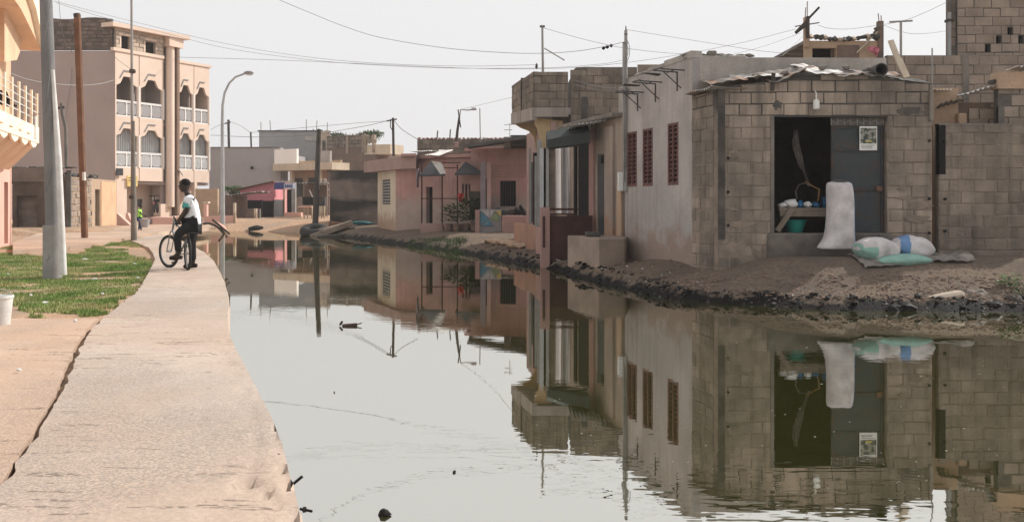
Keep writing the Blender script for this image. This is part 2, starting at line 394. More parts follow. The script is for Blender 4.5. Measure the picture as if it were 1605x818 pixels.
def water_material():
    m = bpy.data.materials.new('murky_water'); m.use_nodes = True; nt = m.node_tree; N = nt.nodes; L = nt.links; N.clear()
    out = N.new('ShaderNodeOutputMaterial'); g = N.new('ShaderNodeBsdfGlossy'); d = N.new('ShaderNodeBsdfDiffuse'); mx = N.new('ShaderNodeMixShader')
    g.inputs['Color'].default_value = (.83,.822,.785,1); g.inputs['Roughness'].default_value = .012
    d.inputs['Color'].default_value = (.075,.075,.012,1)
    lw = N.new('ShaderNodeLayerWeight'); lw.inputs['Blend'].default_value = .5
    mr = N.new('ShaderNodeMapRange')
    for k, v in zip(('From Min','From Max','To Min','To Max'), (.5, .97, .78, .93)): mr.inputs[k].default_value = v
    L.new(lw.outputs['Facing'], mr.inputs['Value']); L.new(mr.outputs[0], mx.inputs[0])
    L.new(d.outputs[0], mx.inputs[1]); L.new(g.outputs[0], mx.inputs[2]); L.new(mx.outputs[0], out.inputs[0])
    geo = N.new('ShaderNodeNewGeometry')
    def noise(sx, sy, s, det):
        v = N.new('ShaderNodeVectorMath'); v.operation = 'MULTIPLY'; v.inputs[1].default_value = (sx, sy, 1); L.new(geo.outputs['Position'], v.inputs[0])
        n = N.new('ShaderNodeTexNoise'); n.inputs['Scale'].default_value = s; n.inputs['Detail'].default_value = det; L.new(v.outputs[0], n.inputs['Vector']); return n.outputs['Fac']
    a = N.new('ShaderNodeMapRange')
    for k, v in zip(('From Min','From Max','To Min','To Max'), (.46, .62, .06, 1.)): a.inputs[k].default_value = v
    L.new(noise(.12, .3, 1, 2), a.inputs['Value'])
    mu = N.new('ShaderNodeMath'); mu.operation = 'MULTIPLY'; L.new(a.outputs[0], mu.inputs[0]); L.new(noise(1.0, 2.4, 3.6, 2), mu.inputs[1])
    b = N.new('ShaderNodeBump'); b.inputs['Strength'].default_value = .02; b.inputs['Distance'].default_value = .05
    L.new(mu.outputs[0], b.inputs['Height']); L.new(b.outputs[0], g.inputs['Normal'])
    return m
M_water = water_material()
wmb = MB(); wmb.add([(-40,-8,0),(24,-8,0),(24,52.5,0),(-40,52.5,0)], [(0,1,2,3)])
w = wmb.build('water', M_water, recalc=False); tag(w, 'still murky floodwater mirroring sky and houses', kind='structure')

# ---- concrete path along the water
PL = [(-60,900),(-20,795),(0,768),(22,735),(45,700),(62,672),(82,640),(100,608),(112,580),(122,555),(133,532),(147,512),(163,497),(180,484),(197,470),(214,458),(224,443),(233,427),(238,417),(243,407),(240,397),(233,388),(214,380),(196,373),(180,368)]
LEd = [wp(x, y, .30) for x, y in PL]; LEd = [(-2.6, -4)] + LEd
REd = [(-.45, -4)] + lp[1:]
def resample(pl, n):
    pl = [V((p[0], p[1], 0)) for p in pl]; cum = [0]
    for a, b in zip(pl, pl[1:]): cum.append(cum[-1] + (b-a).length)
    out = []
    for i in range(n):
        t = (i/(n-1))**1.35 * cum[-1]; k = max(j for j in range(len(cum)) if cum[j] <= t + 1e-9); k = min(k, len(pl)-2)
        f = (t - cum[k]) / max(cum[k+1]-cum[k], 1e-9); out.append(pl[k].lerp(pl[k+1], min(f, 1)))
    return out
NP = 420; la = resample(LEd, NP); ra = resample(REd, NP); NC = 26
vsP = []
for i in range(NP):
    for j in range(NC+1):
        t = j / NC; t2 = 1-(1-t)**1.6
        p = la[i].lerp(ra[i], t2)
        j1 = mnoise.noise(V((p.x*1.3, p.y*1.3, 5))); jf = mnoise.noise(V((p.x*5, p.y*5, 9)))
        z = .30 + .012*j1 + .004*jf
        if j == NC:
            chip = max(0, mnoise.noise(V((0, p.y*3.2, 2.2))) - .05) * .35 + .03*mnoise.noise(V((0, p.y*11, 4)))
            if 3.6 < p.y < 5.4: chip += .14 * abs(mnoise.noise(V((1, p.y*7, 2))))
            p.x -= chip * .5; z -= .02
        dd_ = (ra[i] - p).length
        if NC > j >= NC-9 and p.y < 9: z -= .11*max(0, mnoise.noise(V((p.x*9, p.y*11, 1))) - .12 - dd_*.9)*(1.6 if 3.9 < p.y < 5.3 else .5)
        if j == 0: p.x += .03*mnoise.noise(V((0, p.y*4, 7)))+.012*mnoise.noise(V((0, p.y*14, 7)))
        vsP.append(V((p.x, p.y, z)))
pm = MB(); n1 = NC+1
top = [(i*n1+j, i*n1+j+1, (i+1)*n1+j+1, (i+1)*n1+j) for i in range(NP-1) for j in range(NC)]
base = len(vsP); edge = []
for i in range(NP):
    r = vsP[i*n1+NC]; l = vsP[i*n1]; k = .05*mnoise.noise(V((r.y*4, 3, 3)))
    edge += [V((r.x+.01+k*.4, r.y, .19)), V((r.x+k*.6-.02, r.y, -.5)), V((l.x, l.y, -.5))]
for i in range(NP-1):
    a, b = i*n1+NC, (i+1)*n1+NC; e, e2 = base+i*3, base+(i+1)*3
    top += [(a, e, e2, b), (e, e+1, e2+1, e2), (e2+2, e+2, i*n1, (i+1)*n1)]
pm.add(vsP + edge, top)
def path_material(name, c, c_side):
    m = mat(name, c, .08, .8, c2=(c[0]*.93, c[1]*.86, c[2]*.8), c2s=.7, c2a=.9, c2w=.14, bump=.3, bs=34, fine=.07, rough=.93)
    nt = m.node_tree; N = nt.nodes; L = nt.links; b = N['Principled BSDF']; src = b.inputs['Base Color'].links[0].from_socket
    geo = N.new('ShaderNodeNewGeometry')
    def chain(scale, lo, hi, sx=1, sy=1, det=5):
        v = N.new('ShaderNodeVectorMath'); v.operation = 'MULTIPLY'; v.inputs[1].default_value = (sx, sy, 1); L.new(geo.outputs['Position'], v.inputs[0])
        n = N.new('ShaderNodeTexNoise'); n.inputs['Scale'].default_value = scale; n.inputs['Detail'].default_value = det; L.new(v.outputs[0], n.inputs['Vector'])
        r = N.new('ShaderNodeMapRange'); L.new(n.outputs['Fac'], r.inputs['Value']); r.inputs['From Min'].default_value = lo; r.inputs['From Max'].default_value = hi; return r.outputs[0]
    def mix(f, A, col_):
        k = N.new('ShaderNodeMix'); k.data_type = 'RGBA'; L.new(f, k.inputs['Factor']); L.new(A, k.inputs['A']); k.inputs['B'].default_value = (*col_, 1); return k.outputs['Result']
    def mul(a, b_, s=1.):
        k = N.new('ShaderNodeMath'); k.operation = 'MULTIPLY'; L.new(a, k.inputs[0])
        if isinstance(b_, (int, float)): k.inputs[1].default_value = b_
        else: L.new(b_, k.inputs[1])
        return k.outputs[0]
    worn = chain(.55, .47, .6)                                   # patches where the pebbles show
    peb = chain(75, .44, .56, det=2)
    C = mix(mul(mul(worn, peb), .55), src, (c[0]*.42, c[1]*.46, c[2]*.5))
    C = mix(mul(chain(120, .5, .62, det=2), .18), C, (c[0]*.5, c[1]*.45, c[2]*.42))
    C = mix(mul(mul(chain(2.2, .5, .66, 1, 2.5), chain(30, .42, .6)), .3), C, (c[0]*.72, c[1]*.66, c[2]*.62))
    crk = mul(chain(1.0, .58, .62, 2.2, 14), chain(.8, .5, .56))
    C = mix(mul(mul(crk, chain(22, .46, .54, 1, 2)), .75), C, (c[0]*.3, c[1]*.28, c[2]*.27))
    spots = chain(9, .68, .72)
    C = mix(mul(spots, .5), C, (c[0]*.45, c[1]*.35, c[2]*.3))
    L.new(C, b.inputs['Base Color']); return m
M_path = path_material('worn_concrete', (.44,.365,.31), None)
M_slab = path_material('sandy_concrete', (.47,.35,.27), None)
pth = pm.build('path', M_path, smooth=True, angle=50); tag(pth, 'worn concrete footpath curving along the water', kind='structure')
# neighbouring slab on the left, a dark open joint away from the path
outer = []
for i in range(0, NP):
    p = la[i]
    if p.y > 10.3: break
    gap = .022 + .035*max(0, min(1, (p.y-4.5)/3)) + .02*mnoise.noise(V((p.y*3, 0, 0))) + .012*mnoise.noise(V((p.y*11, 0, 0)))
    outer.append(V((p.x - max(gap, .012), p.y, 0)))
sm = MB(); S = len(outer); cols = 16; vv = []
for i, p in enumerate(outer):
    for j in range(cols+1):
        t = j/cols; x = p.x + (-14 - p.x)*t**2
        yy = p.y
        if i == S-1: yy += .08*mnoise.noise(V((x*2, 0, 1)))
        vv.append(V((x, yy, .292 + .008*mnoise.noise(V((x, p.y, 4))))))
fq = [(i*(cols+1)+j, (i+1)*(cols+1)+j, (i+1)*(cols+1)+j+1, i*(cols+1)+j+1) for i in range(S-1) for j in range(cols)]
nb = len(vv); vv += [V((p.x, p.y, .05)) for p in outer]; fq += [(i*(cols+1), nb+i, nb+i+1, (i+1)*(cols+1)) for i in range(S-1)]
b2 = len(vv); last = (S-1)*(cols+1)
vv += [V((vv[last+j].x, vv[last+j].y, .05)) for j in range(cols+1)]; fq += [(last+j, b2+j, b2+j+1, last+j+1) for j in range(cols)]
sm.add(vv, fq); s_ = sm.build('pavement', M_slab, smooth=True, angle=50); tag(s_, 'sandy concrete slab left of the dark joint', kind='structure')
# loose curb stones and paving in the distance on the left
gq = MB()
pts = [wp(x, y, .36) for x, y in ((20,394),(140,383),(205,372),(238,366),(262,362.5),(300,359.5),(330,356),(330,352),(180,352),(60,366),(20,380))]
gq.slab(pts, .2, .368); o = gq.build('pavement', M_slab); tag(o, 'far paved strip in front of the apartment house', kind='structure')

# ---------------------------------------------------------------- block walls
_unit = {}
def unit_block(m):
    if m.name in _unit: return _unit[m.name]
    a, b = .5, .475
    vs = [(-a,0,-a),(a,0,-a),(a,0,a),(-a,0,a),(-a,-.6,-a),(a,-.6,-a),(a,-.6,a),(-a,-.6,a),(-b,-1,-.455),(b,-1,-.455),(b,-1,.455),(-b,-1,.455)]
    fs = [(8,9,10,11)]
    for k in range(4):
        j = (k+1) % 4; fs += [(k, j, 4+j, 4+k), (4+k, 4+j, 8+j, 8+k)]
    me = bpy.data.meshes.new('block'); me.from_pydata(vs, [], fs); me.materials.append(m); _unit[m.name] = me; return me
def blocks(parent, T, u0, u1, z0, z1, m, holes=(), top=None, cl=.4, ch=.2, joint=.014, proud=.012, skip=0., first=0., name='block', wob=.009, gone=()):
    me = unit_block(m); ang = math.atan2(T[1][0], T[0][0]); pw = W[parent.name]; r = 0; z = z0
    while z < z1 - .03:
        zt = min(z + ch, z1); u = u0 - first - (cl/2 if r % 2 else 0) - U(0, .03)
        k = 0
        while u < u1:
            L_ = cl * U(.93, 1.07); a, b = max(u, u0), min(u + L_, u1); u += L_; k += 1
            segs = [(a, b)]
            for (ha, hb, hc, hd) in holes:
                if hc < zt - .03 and hd > z + .03:
                    ns = []
                    for p, q in segs:
                        if hb <= p or ha >= q: ns.append((p, q)); continue
                        if ha > p: ns.append((p, ha))
                        if hb < q: ns.append((hb, q))
                    segs = ns
            for p, q in segs:
                if q - p < .05 or R.random() < skip: continue
                tz = zt
                if top:
                    tz = min(zt, min(top(p), top(q)))
                    if tz - z < .06: continue
                if (r, k) in gone: continue
                o = bpy.data.objects.new(name, me); col.objects.link(o); o.parent = parent
                o.location = (T @ V(((p+q)/2, .002, (z+tz)/2 + U(-wob, wob)))) - pw
                o.rotation_euler = (0, U(-.014, .014), ang + U(-.012, .012)); o.scale = (q-p-joint*U(.6, 2.2), proud*U(.5, 1.6), tz-z-joint*U(.6, 2.0))
        z += ch; r += 1
def backing(parent, T, u0, u1, z0, z1, m, holes=(), top=None, thick=.15, name='wall'):
    us = sorted(set([u0, u1] + [h for ho in holes for h in ho[:2] if u0 < h < u1] + (list(np.linspace(u0, u1, 24)) if top else [])))
    mb = MB(T)
    for a, b in zip(us, us[1:]):
        mid = (a+b)/2; cuts = sorted([(h[2], h[3]) for h in holes if h[0] < mid < h[1]]); z = z0
        for c, d in cuts:
            if c > z: mb.box(a, b, 0, thick, z, c)
            z = max(z, d)
        if top: 
            ta, tb = top(a), top(b)
            mb.prism([(a, z), (b, z), (b, tb), (a, ta)], 0, thick)
        elif z < z1: mb.box(a, b, 0, thick, z, z1)
    return mb.build(name, m, parent, recalc=False)
def blockwall(parent, T, u0, u1, z0, z1, m, mm, **k):
    bk = {q: k[q] for q in ('holes', 'top') if q in k}
    backing(parent, T, u0, u1, z0, z1, mm, thick=k.pop('thick', .15), **bk)
    blocks(parent, T, u0, u1, z0, z1, m, **k)

def sheet(T, L, Wd, name, m, parent, amp=.018, pitch=.09, sag=0., warp=0., n=None, thick=.004, bend=None):
    """corrugated sheet: L across the waves (x), Wd along them (y), in frame T"""
    n = n or max(8, int(L/pitch*6)); sd = U(0, 50)
    def fn(a, b):
        x = a*L; y = b*Wd
        z = amp*math.sin(x/pitch*2*math.pi) - sag*math.sin(math.pi*b) + warp*mnoise.noise(V((x*1.7+sd, y*1.7, sd)))
        if bend: z += bend(a, b)
        return T @ V((x, y, z))
    mb = MB(); mb.grid(fn, n, 4, thick); return mb.build(name, m, parent, smooth=True)
# ================================================================ right bank: block shop
SX0, SX1, SY = PX(1125, 16.3), PX(1461, 16.3), 16.3
shop = thing('block_shop', 'grey concrete block shop with an open metal door and a ragged tin roof', 'shop', (5.2, SY, .6))
T, L = frame((SX0, SY), (SX1, SY))
def stop(u):
    x = SX0 + u; return float(np.interp(x, [3.5, 4.4, 4.75, 5.2, 6.1, 6.5, 7.2], [3.50, 3.58, 3.64, 3.70, 3.70, 3.62, 3.55]))
dx0, dx1, dz0, dz1 = PX(1213, SY) - SX0, PX(1390, SY) - SX0, 1.0, 3.0
holes = [(dx0, dx1, dz0, dz1)]
blockwall(shop, T, 0, L, .2, 3.72, M_block, M_mortar2, holes=holes, top=stop, wob=.006)
Ts, Ls = frame((PX(1085, 17.3), 17.3), (SX0, SY))
backing(shop, Ts, 0, Ls-.003, .1, 3.44, M_mortar2)
blocks(shop, Ts, 0, Ls-.14, .2, 3.44, M_block)
MB().box(SX0+.002, SX0+.12, SY-.022, SY-.013, .9, 3.44).build('corner_render', mat('corner_stain', (.05,.048,.045), .4, 3, c2=(.12,.1,.085), c2s=2, c2a=.6, bump=.4), shop)
# smeared render over the lower front
def smear(a, b): 
    x = SX0 + .02 + a*(dx0 - .02); return (x, SY - .013 - .004*mnoise.noise(V((x*3, b*4, 0))), .3 + b*(.5 + .55*mnoise.noise(V((x*1.7, 1, 0))) + .12*mnoise.noise(V((x*9, 1, 0)))))
mb = MB(); mb.grid(smear, 30, 6); mb.build('render_patch', M_mortar2, shop, recalc=False)
for k in range(26):
    x_, z_ = U(SX0+.2, SX1-.2), U(1.0, 3.4)
    if SX0+dx0-.25 < x_ < SX0+dx1+.2 and z_ < 3.15: continue
    rx_, rz_ = U(.06,.24), U(.03,.1); sd_ = U(0, 50); n = 18
    pts_ = [(x_+rx_*math.cos(2*math.pi*q/n)*(1+.8*mnoise.noise(V((math.cos(2*math.pi*q/n)*1.5+sd_, math.sin(2*math.pi*q/n)*1.5, 0)))), z_+rz_*math.sin(2*math.pi*q/n)*(1+.8*mnoise.noise(V((math.cos(2*math.pi*q/n)*1.5+sd_, math.sin(2*math.pi*q/n)*1.5, 4))))) for q in range(n)]
    MB().prism(pts_, SY-.0165-.0003*k, SY).build('mortar_smear', M_mortar2 if k % 3 else M_block, shop)
# plinth / threshold
mb = MB(); mb.box(SX0+dx0-.12, SX0+dx1+.06, SY-.09, SY+.25, .3, .995); mb.build('threshold', mat('threshold_concrete', (.15,.13,.115), .3, 3, c2=(.08,.075,.07), bump=.5), shop, bev=.02)
MB().box(SX0+dx1-.17, SX0+dx1+.07, SY-.15, SY-.092, .5, .98).build('step_block', M_conc, shop, bev=.01)
# lintel and jambs
MB().box(SX0+dx0-.06, SX0+dx0-.002, SY-.03, SY+.15, 1.0, 3.0).build('jamb', M_conc, shop)
MB().box(SX0+dx0, SX0+dx1, SY-.008, SY+.06, 2.975, 3.002).build('lintel', M_iron, shop)
# room behind the door, its walls coloured dark as if unlit
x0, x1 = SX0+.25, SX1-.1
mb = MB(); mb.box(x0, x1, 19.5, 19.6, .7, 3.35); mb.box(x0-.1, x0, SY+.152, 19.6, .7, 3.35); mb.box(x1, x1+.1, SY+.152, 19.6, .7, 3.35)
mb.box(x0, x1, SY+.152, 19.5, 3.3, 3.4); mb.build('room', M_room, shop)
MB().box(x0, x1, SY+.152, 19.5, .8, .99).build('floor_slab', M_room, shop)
# right door leaf
lx0, lx1 = PX(1300, 16.5), SX0+dx1-.02
leaf = MB().box(lx0, lx1, 16.42, 16.45, 1.0, 2.83).build('door_leaf', M_door, shop)
mb = MB()
for zz in (1.02, 1.75, 2.42, 2.81): mb.box(lx0, lx1, 16.40, 16.419, zz-.02, zz+.02)
for xx in (lx0+.02, lx1-.02): mb.box(xx-.02, xx+.02, 16.398, 16.417, 1.0, 2.83)
mb.build('door_frame', M_iron, leaf)
mb = MB().box(lx1-.13, lx1-.03, 16.36, 16.397, 1.72, 1.8); mb.build('latch', M_rust, leaf)
gr = MB()
for i in range(9):
    a = lx0 + (lx1-lx0)*i/8; gr.box(a-.006, a+.006, 16.40, 16.415, 2.85, 2.97)
n = 6
for i in range(n):
    a = lx0 + (lx1-lx0)*i/n; b = lx0 + (lx1-lx0)*(i+.5)/n; c = lx0 + (lx1-lx0)*(i+1)/n
    gr.tube([(a, 16.39, 2.93), (b, 16.39, 2.87), (c, 16.39, 2.93)], .006, 5)
gr.build('grille', M_steel, shop)
MB().box(lx0, lx1, 16.43, 16.44, 2.84, 2.975).build('grille_back', M_conc, shop)
# poster
po = P(1361, 217, 16.385)
pa = MB().box(po.x-.15, po.x+.15, 16.384, 16.392, po.z-.205, po.z+.205); o = pa.build('poster', M_paper); tag(o, 'white paper poster with a dark picture stuck on the shop door', 'poster')
MB().box(po.x-.135, po.x+.135, 16.376, 16.383, po.z-.09, po.z+.175).build('picture', mat('poster_ink', (.06,.07,.06), .3, 14, c2=(.28,.28,.24), c2s=13, c2a=.9, c2w=.03, bump=0, rough=.6), o)
MB().box(po.x-.05, po.x+.06, 16.372, 16.3755, po.z-.06, po.z-.045).build('yellow_stripe', mat('poster_yellow', (.6,.5,.1), 0, 3, bump=0), o)
mb = MB()
for k in range(3): MB().box(po.x-.12, po.x+.12-U(0,.08), 16.3805, 16.3835, po.z-.125-k*.025, po.z-.117-k*.025).build('print_line', M_concd, o)
MB().box(po.x-.02, po.x+.1, 16.372, 16.3755, po.z+.14, po.z+.155).build('print_line', M_concd, o)
# bulb over the door
lp_ = P(1280, 165, 16.2)
bt = thing('light_bulb', 'white lamp hanging above the shop door', 'lamp', (lp_.x, 16.22, lp_.z-.08))
MB().lathe([(.02,.1),(.045,.09),(.055,.05),(.055,-.06),(.03,-.08)], (lp_.x, 16.22, lp_.z), 12).build('lamp_shade', M_whp, bt, smooth=True)
MB().tube([(lp_.x, 16.22, lp_.z+.1), (lp_.x, 16.22, lp_.z+.2), (lp_.x, 16.29, lp_.z+.25)], .012, 6).build('lamp_arm', M_whp, bt)
# roof of overlapping tin sheets lying on the wall head
def rsheet(xa_, xb, z0, z1, m, dy=.12, warp=.05, tilt=.18):
    Tq = Matrix.Translation((xa_, SY-dy, z0)) @ Matrix.Rotation(-math.atan2(z1-z0, xb-xa_), 4, 'Y') @ Matrix.Rotation(tilt, 4, 'X')
    return sheet(Tq, xb-xa_, 1.15, 'roof_sheet', m, shop, warp=warp*1.7, amp=.008, pitch=.19, n=40)
rsheet(3.42, 4.0, 3.53, 3.60, M_tin, .12, .08); rsheet(3.95, 4.6, 3.62, 3.68, M_tinw, .05, .06); rsheet(4.35, 5.15, 3.62, 3.76, M_tin, .12, .07)
rsheet(5.0, 5.6, 3.75, 3.73, M_tinw, .16, .07); rsheet(5.5, 6.05, 3.73, 3.68, M_tin, .14, .06); rsheet(5.95, 6.6, 3.71, 3.68, M_tin, .1, .05)
rsheet(6.5, 7.15, 3.64, 3.56, M_concd, .03, .03)
Tt, _ = frame((2.95+.3, 17.3), (3.45, 16.28)); 
sheet(Tt @ Matrix.Translation((0,-.12,3.47)), 1.15, .9, 'roof_sheet', M_tin, shop, warp=.06, pitch=.1)
MB().beam((4.42, SY-.05, 3.42), (4.44, SY-.05, 3.72), .06, .05).build('post_end', M_woodk, shop)
for i in range(7):
    MB().blob((4.2+i*.4+U(-.1,.1), SY+.1+U(-.05,.1), stop(.7+i*.4)+.13), (.09,.06,.05), 1, .4).build('roof_stone', M_conc, shop)
# drum on the roof, plank on the roof
dq = P(1380, 110, 16.25)
bm_ = MB(); n = 20
ring = lambda r, y: [V((dq.x + r*math.cos(2*math.pi*k/n), y, dq.z + r*math.sin(2*math.pi*k/n))) for k in range(n)]
vs = ring(.112, SY-.1) + ring(.095, SY-.1) + ring(.095, SY+.7) + ring(.112, SY+.75)
fs = [];
for a, b in ((0,1),(1,2),(3,0)):
    fs += [(a*n+k, a*n+(k+1)%n, b*n+(k+1)%n, b*n+k) for k in range(n)]
fs.append(tuple(range(2*n, 3*n))); bm_.add(vs, fs)
tag(bm_.build('pipe', M_tind, smooth=True), 'short dark pipe lying on the shop roof with its open end showing', 'pipe')
mb = MB(); a = P(1396, 64, 16.5); m_ = P(1408, 95, 16.35); b = P(1421, 122, 16.25)
mb.beam(a, m_, .09, .04, up=(0,1,0)); mb.beam(m_ + V((0,-.003,.02)), b, .11, .045, up=(0,1,0))
tag(mb.build('plank', M_woodw), 'pale broken plank leaning on the right end of the shop roof', 'plank')
# things inside the shop door
tb = thing('table', 'low wooden trading table just inside the shop door', 'table', (PX(1258, 16.8), 16.8, .99))
ty0, ty1 = 16.6, 17.05; tx0, tx1 = PX(1216, 16.8), PX(1306, 16.8)
MB().box(tx0, tx1, ty0, ty1, 1.385, 1.43).build('tabletop', M_wood, tb)
MB().box(tx0+.02, tx1, ty0+.01, ty0+.03, 1.28, 1.384).build('apron', M_wood, tb)
for xx, yy in ((tx0+.04, ty0+.05), (tx1-.04, ty0+.05), (tx0+.04, ty1-.05), (tx1-.04, ty1-.05)):
    MB().box(xx-.02, xx+.02, yy-.02, yy+.02, .99, 1.383).build('leg', M_woodk, tb)
MB().beam(P(1218, 362, 16.55), P(1243, 326, 16.55), .09, .03, up=(0,1,0)).build('brace', M_wood, tb)
q = P(1253, 347, 16.6); 
tag(MB().lathe([(.11,-.11),(.125,-.11),(.19,.1),(.2,.11),(.205,.1),(.19,.09)][0:0] or [(.0,-.115),(.125,-.115),(.19,.09),(.21,.1),(.205,.112),(.18,.1),(.115,-.1),(0,-.1)], (q.x, 16.86, 1.107), 24).build('basin', M_teal, smooth=True), 'teal plastic basin on the floor under the trading table', 'basin')
def goods(x, w, h, m, nm, lab, cat='packet'):
    q = P(x, 325, 16.75); return tag(MB().blob((q.x, 16.75, 1.43+h*.45), (w, .1, h*.55), 2, .3, 2.2, flat=-.8).build(nm, m), lab, cat)
goods(1227, .09, .09, M_paper, 'bundle', 'crumpled white bundle at the left end of the trading table', 'bundle')
goods(1240, .12, .15, M_paper, 'bundle', 'taller crumpled white bundle beside the blue packets', 'bundle')
goods(1254, .06, .12, M_blue, 'packet', 'blue packet nearest the white bundles on the table')
goods(1266, .07, .11, M_whp, 'packet', 'white packet between two blue ones on the table')
goods(1278, .07, .1, M_blue, 'packet', 'blue packet right of the white one on the table')
tag(MB().box(PX(1289,16.9), PX(1297,16.9), 16.85, 16.95, 1.431, 1.62).build('jug', M_blue, bev=.02), 'dark blue jug at the right end of the table', 'jug')
def crumple(name, m, pts, w, lab, cat):
    mb = MB(); n = 14
    def fn(a, b):
        k = b*(len(pts)-1); i = min(int(k), len(pts)-2); p = V(pts[i]).lerp(V(pts[i+1]), k-i)
        ww = w*(.5 + .5*math.sin(math.pi*min(1, b*1.3+.1)))*(1+.5*mnoise.noise(V((b*6, 2, 1))))
        return p + V(((a-.5)*ww*2, .05*math.sin(a*9+b*5) + .03*mnoise.noise(V((a*5, b*9, 0))), .02*mnoise.noise(V((a*7, b*7, 5)))))
    mb.grid(fn, 8, n, 0); return tag(mb.build(name, m, smooth=True), lab, cat)
crumple('hanging_cloth', M_cloth, [P(1248,204,17), P(1247,225,17), P(1252,245,17), P(1255,258,17), P(1262,275,17), P(1268,292,17)], .055, 'pale rag hanging from the ceiling in the dark shop', 'rag')
mb = MB(); mb.tube([P(1262,284,16.9), P(1274,292,16.9), P(1284,297,16.9), P(1283,310,16.9), P(1281,316,16.9)], [.008,.014,.018,.014,.01], 7)
tag(mb.build('amber_tube', M_yelo, smooth=True), 'bent amber tube standing over the goods on the table', 'tube')
mb = MB(); mb.tube([P(1249,312,16.95), P(1247,300,16.95), P(1252,290,16.95), P(1262,287,16.95), P(1270,292,16.95)], .012, 6)
tag(mb.build('wire_hoop', M_tarp, smooth=True), 'dull bent hoop behind the goods on the table', 'hoop')

# ---------------------------------------------------------------- sacks
def tall_sack():
    D = 15.85; zb = gz(PX(1311, D), D) + .0
    rows = [(391,1282,1343,.2),(388,1281,1343,.19),(382,1286,1340,.19),(371,1293,1339,.2),(350,1296,1338,.2),(325,1297,1338,.19),(300,1296,1337,.18),(290,1296,1335,.16),(285,1297,1334,.1)]
    mb = MB(); n = 28; zt = PZ(391, D)
    for (y, a, b, dp) in rows:
        xa_, xb = PX(a, D), PX(b, D); c = (xa_+xb)/2; w = (xb-xa_)/2; z = PZ(y, D)
        for k in range(n):
            t = 2*math.pi*k/n; ct, st = math.cos(t), math.sin(t)
            sx = math.copysign(abs(ct)**.7, ct); sy = math.copysign(abs(st)**.7, st)
            g = 1 + .05*mnoise.noise(V((ct*2, st*2, z*5))) + (.05*math.sin(t*9) if y > 380 else 0)
            zz = z + (.015*math.cos(2*t) if y < 288 else 0)
            mb.v.append(V((c + sx*w*g, D + sy*dp*g, max(zz, zb-.02))))
    m = len(rows)
    mb.f = [(i*n+k, i*n+(k+1)%n, (i+1)*n+(k+1)%n, (i+1)*n+k) for i in range(m-1) for k in range(n)] + [tuple(range(n))[::-1], tuple(range((m-1)*n, m*n))]
    mb.m = [1 if (f[0] % n) in (0, 1, 26, 27, 25) and f[0] < (m-1)*n else 0 for f in mb.f]
    o = mb.build('sack', [M_sack, M_sackb], smooth=True, angle=70); s = o.modifiers.new('s', 'SUBSURF'); s.levels = s.render_levels = 1
    tag(o, 'tall full white woven sack standing in front of the shop door', 'sack')
    mb = MB(); mb.blob((PX(1315, D), D, PZ(285, D)+.0), (.13,.06,.035), 2, .4); mb.build('charcoal', M_concd, o)
tall_sack()
def pillow(x0, x1, ytop, ybot, D, yaw, bands, lab, depth=.3, tilt=0):
    xa_, xb = PX(x0, D), PX(x1, D); c = V(((xa_+xb)/2, D, (PZ(ytop, D)+PZ(ybot, D))/2)); w = (xb-xa_)/2; h = (PZ(ytop, D)-PZ(ybot, D))/2
    M = Matrix.Translation(c) @ Matrix.Rotation(yaw, 4, 'Z') @ Matrix.Rotation(tilt, 4, 'Y'); nu, nv = 44, 32; mb = MB(M); sd = U(0, 20)
    vs = []
    for i in range(nu+1):
        u = -1 + 2*i/nu; e = max(0, 1-abs(u)**3.2)**.5
        for j in range(nv):
            t = 2*math.pi*j/nv; ct, st = math.cos(t), math.sin(t)
            k = 1 + .12*mnoise.noise(V((u*2+sd, ct*1.3, st*1.3))) + .03*math.sin(u*14+ct*3)*(abs(u) > .7)
            vs.append((u*w*1.0, math.copysign(abs(ct)**.75, ct)*depth*(.55+.45*e)*k if e > .01 else ct*depth*.5, math.copysign(abs(st)**.85, st)*h*max((1-abs(u)**2.1)**.5 if abs(u) < 1 else 0, .14)*k - .02*h))
    fs = [(i*nv+j, i*nv+(j+1)%nv, (i+1)*nv+(j+1)%nv, (i+1)*nv+j) for i in range(nu) for j in range(nv)] + [tuple(range(nv))[::-1], tuple(range(nu*nv, (nu+1)*nv))]
    mb.add(vs, fs)
    for q, f in enumerate(mb.f[:-2]):
        i = q // nv; j = q % nv; u = (i+.5)/nu; mb.m[q] = bands(u, j/nv)
    o = mb.build('sack', [M_sack, M_sackg, M_sackb], smooth=True, angle=80); return tag(o, lab, 'sack', None)
pillow(1368, 1456, 397, 418, 15.15, .03, lambda u, v: 1, 'pale green filled sack lying flat under two white ones', .34)
pillow(1341, 1405, 371, 410, 15.25, .12, lambda u, v: 1 if (.46 < v < .8 and u < .36-.2*(v-.5)) or u < .04 else 0, 'white sack with a green hem lying left on the pile', .27, .05)
pillow(1399, 1461, 369, 406, 15.4, -.15, lambda u, v: 2 if .08+.1*v < u < .3+.12*v else (1 if u > .95 else 0), 'white sack with a blue band lying right on the pile', .27, .14)
def tarp(a, b):
    x = PX(1348, 15) + a*1.75; y = 14.78 + b*.85 + .1*a; z = gz(x, y) if (round(a*24)+round(b*12)) % 1 == 0 else 0
    return V((x + .05*mnoise.noise(V((a*3, b*3, 1))), y + .1*mnoise.noise(V((a*3, 2, b*2))), z + .035 + .05*abs(mnoise.noise(V((a*7, b*5, 3)))) + .02*mnoise.noise(V((a*19, b*13, 3)))+ (.07*sstep(.85,1,a)*math.sin(b*3.1))))
mb = MB(); mb.grid(lambda a, b: tarp(a, b*(1-.25*a)), 44, 16, .004); tag(mb.build('plastic_sheet', M_tarp, smooth=True), 'crumpled dusty plastic sheet spread under the lying sacks', 'sheet')

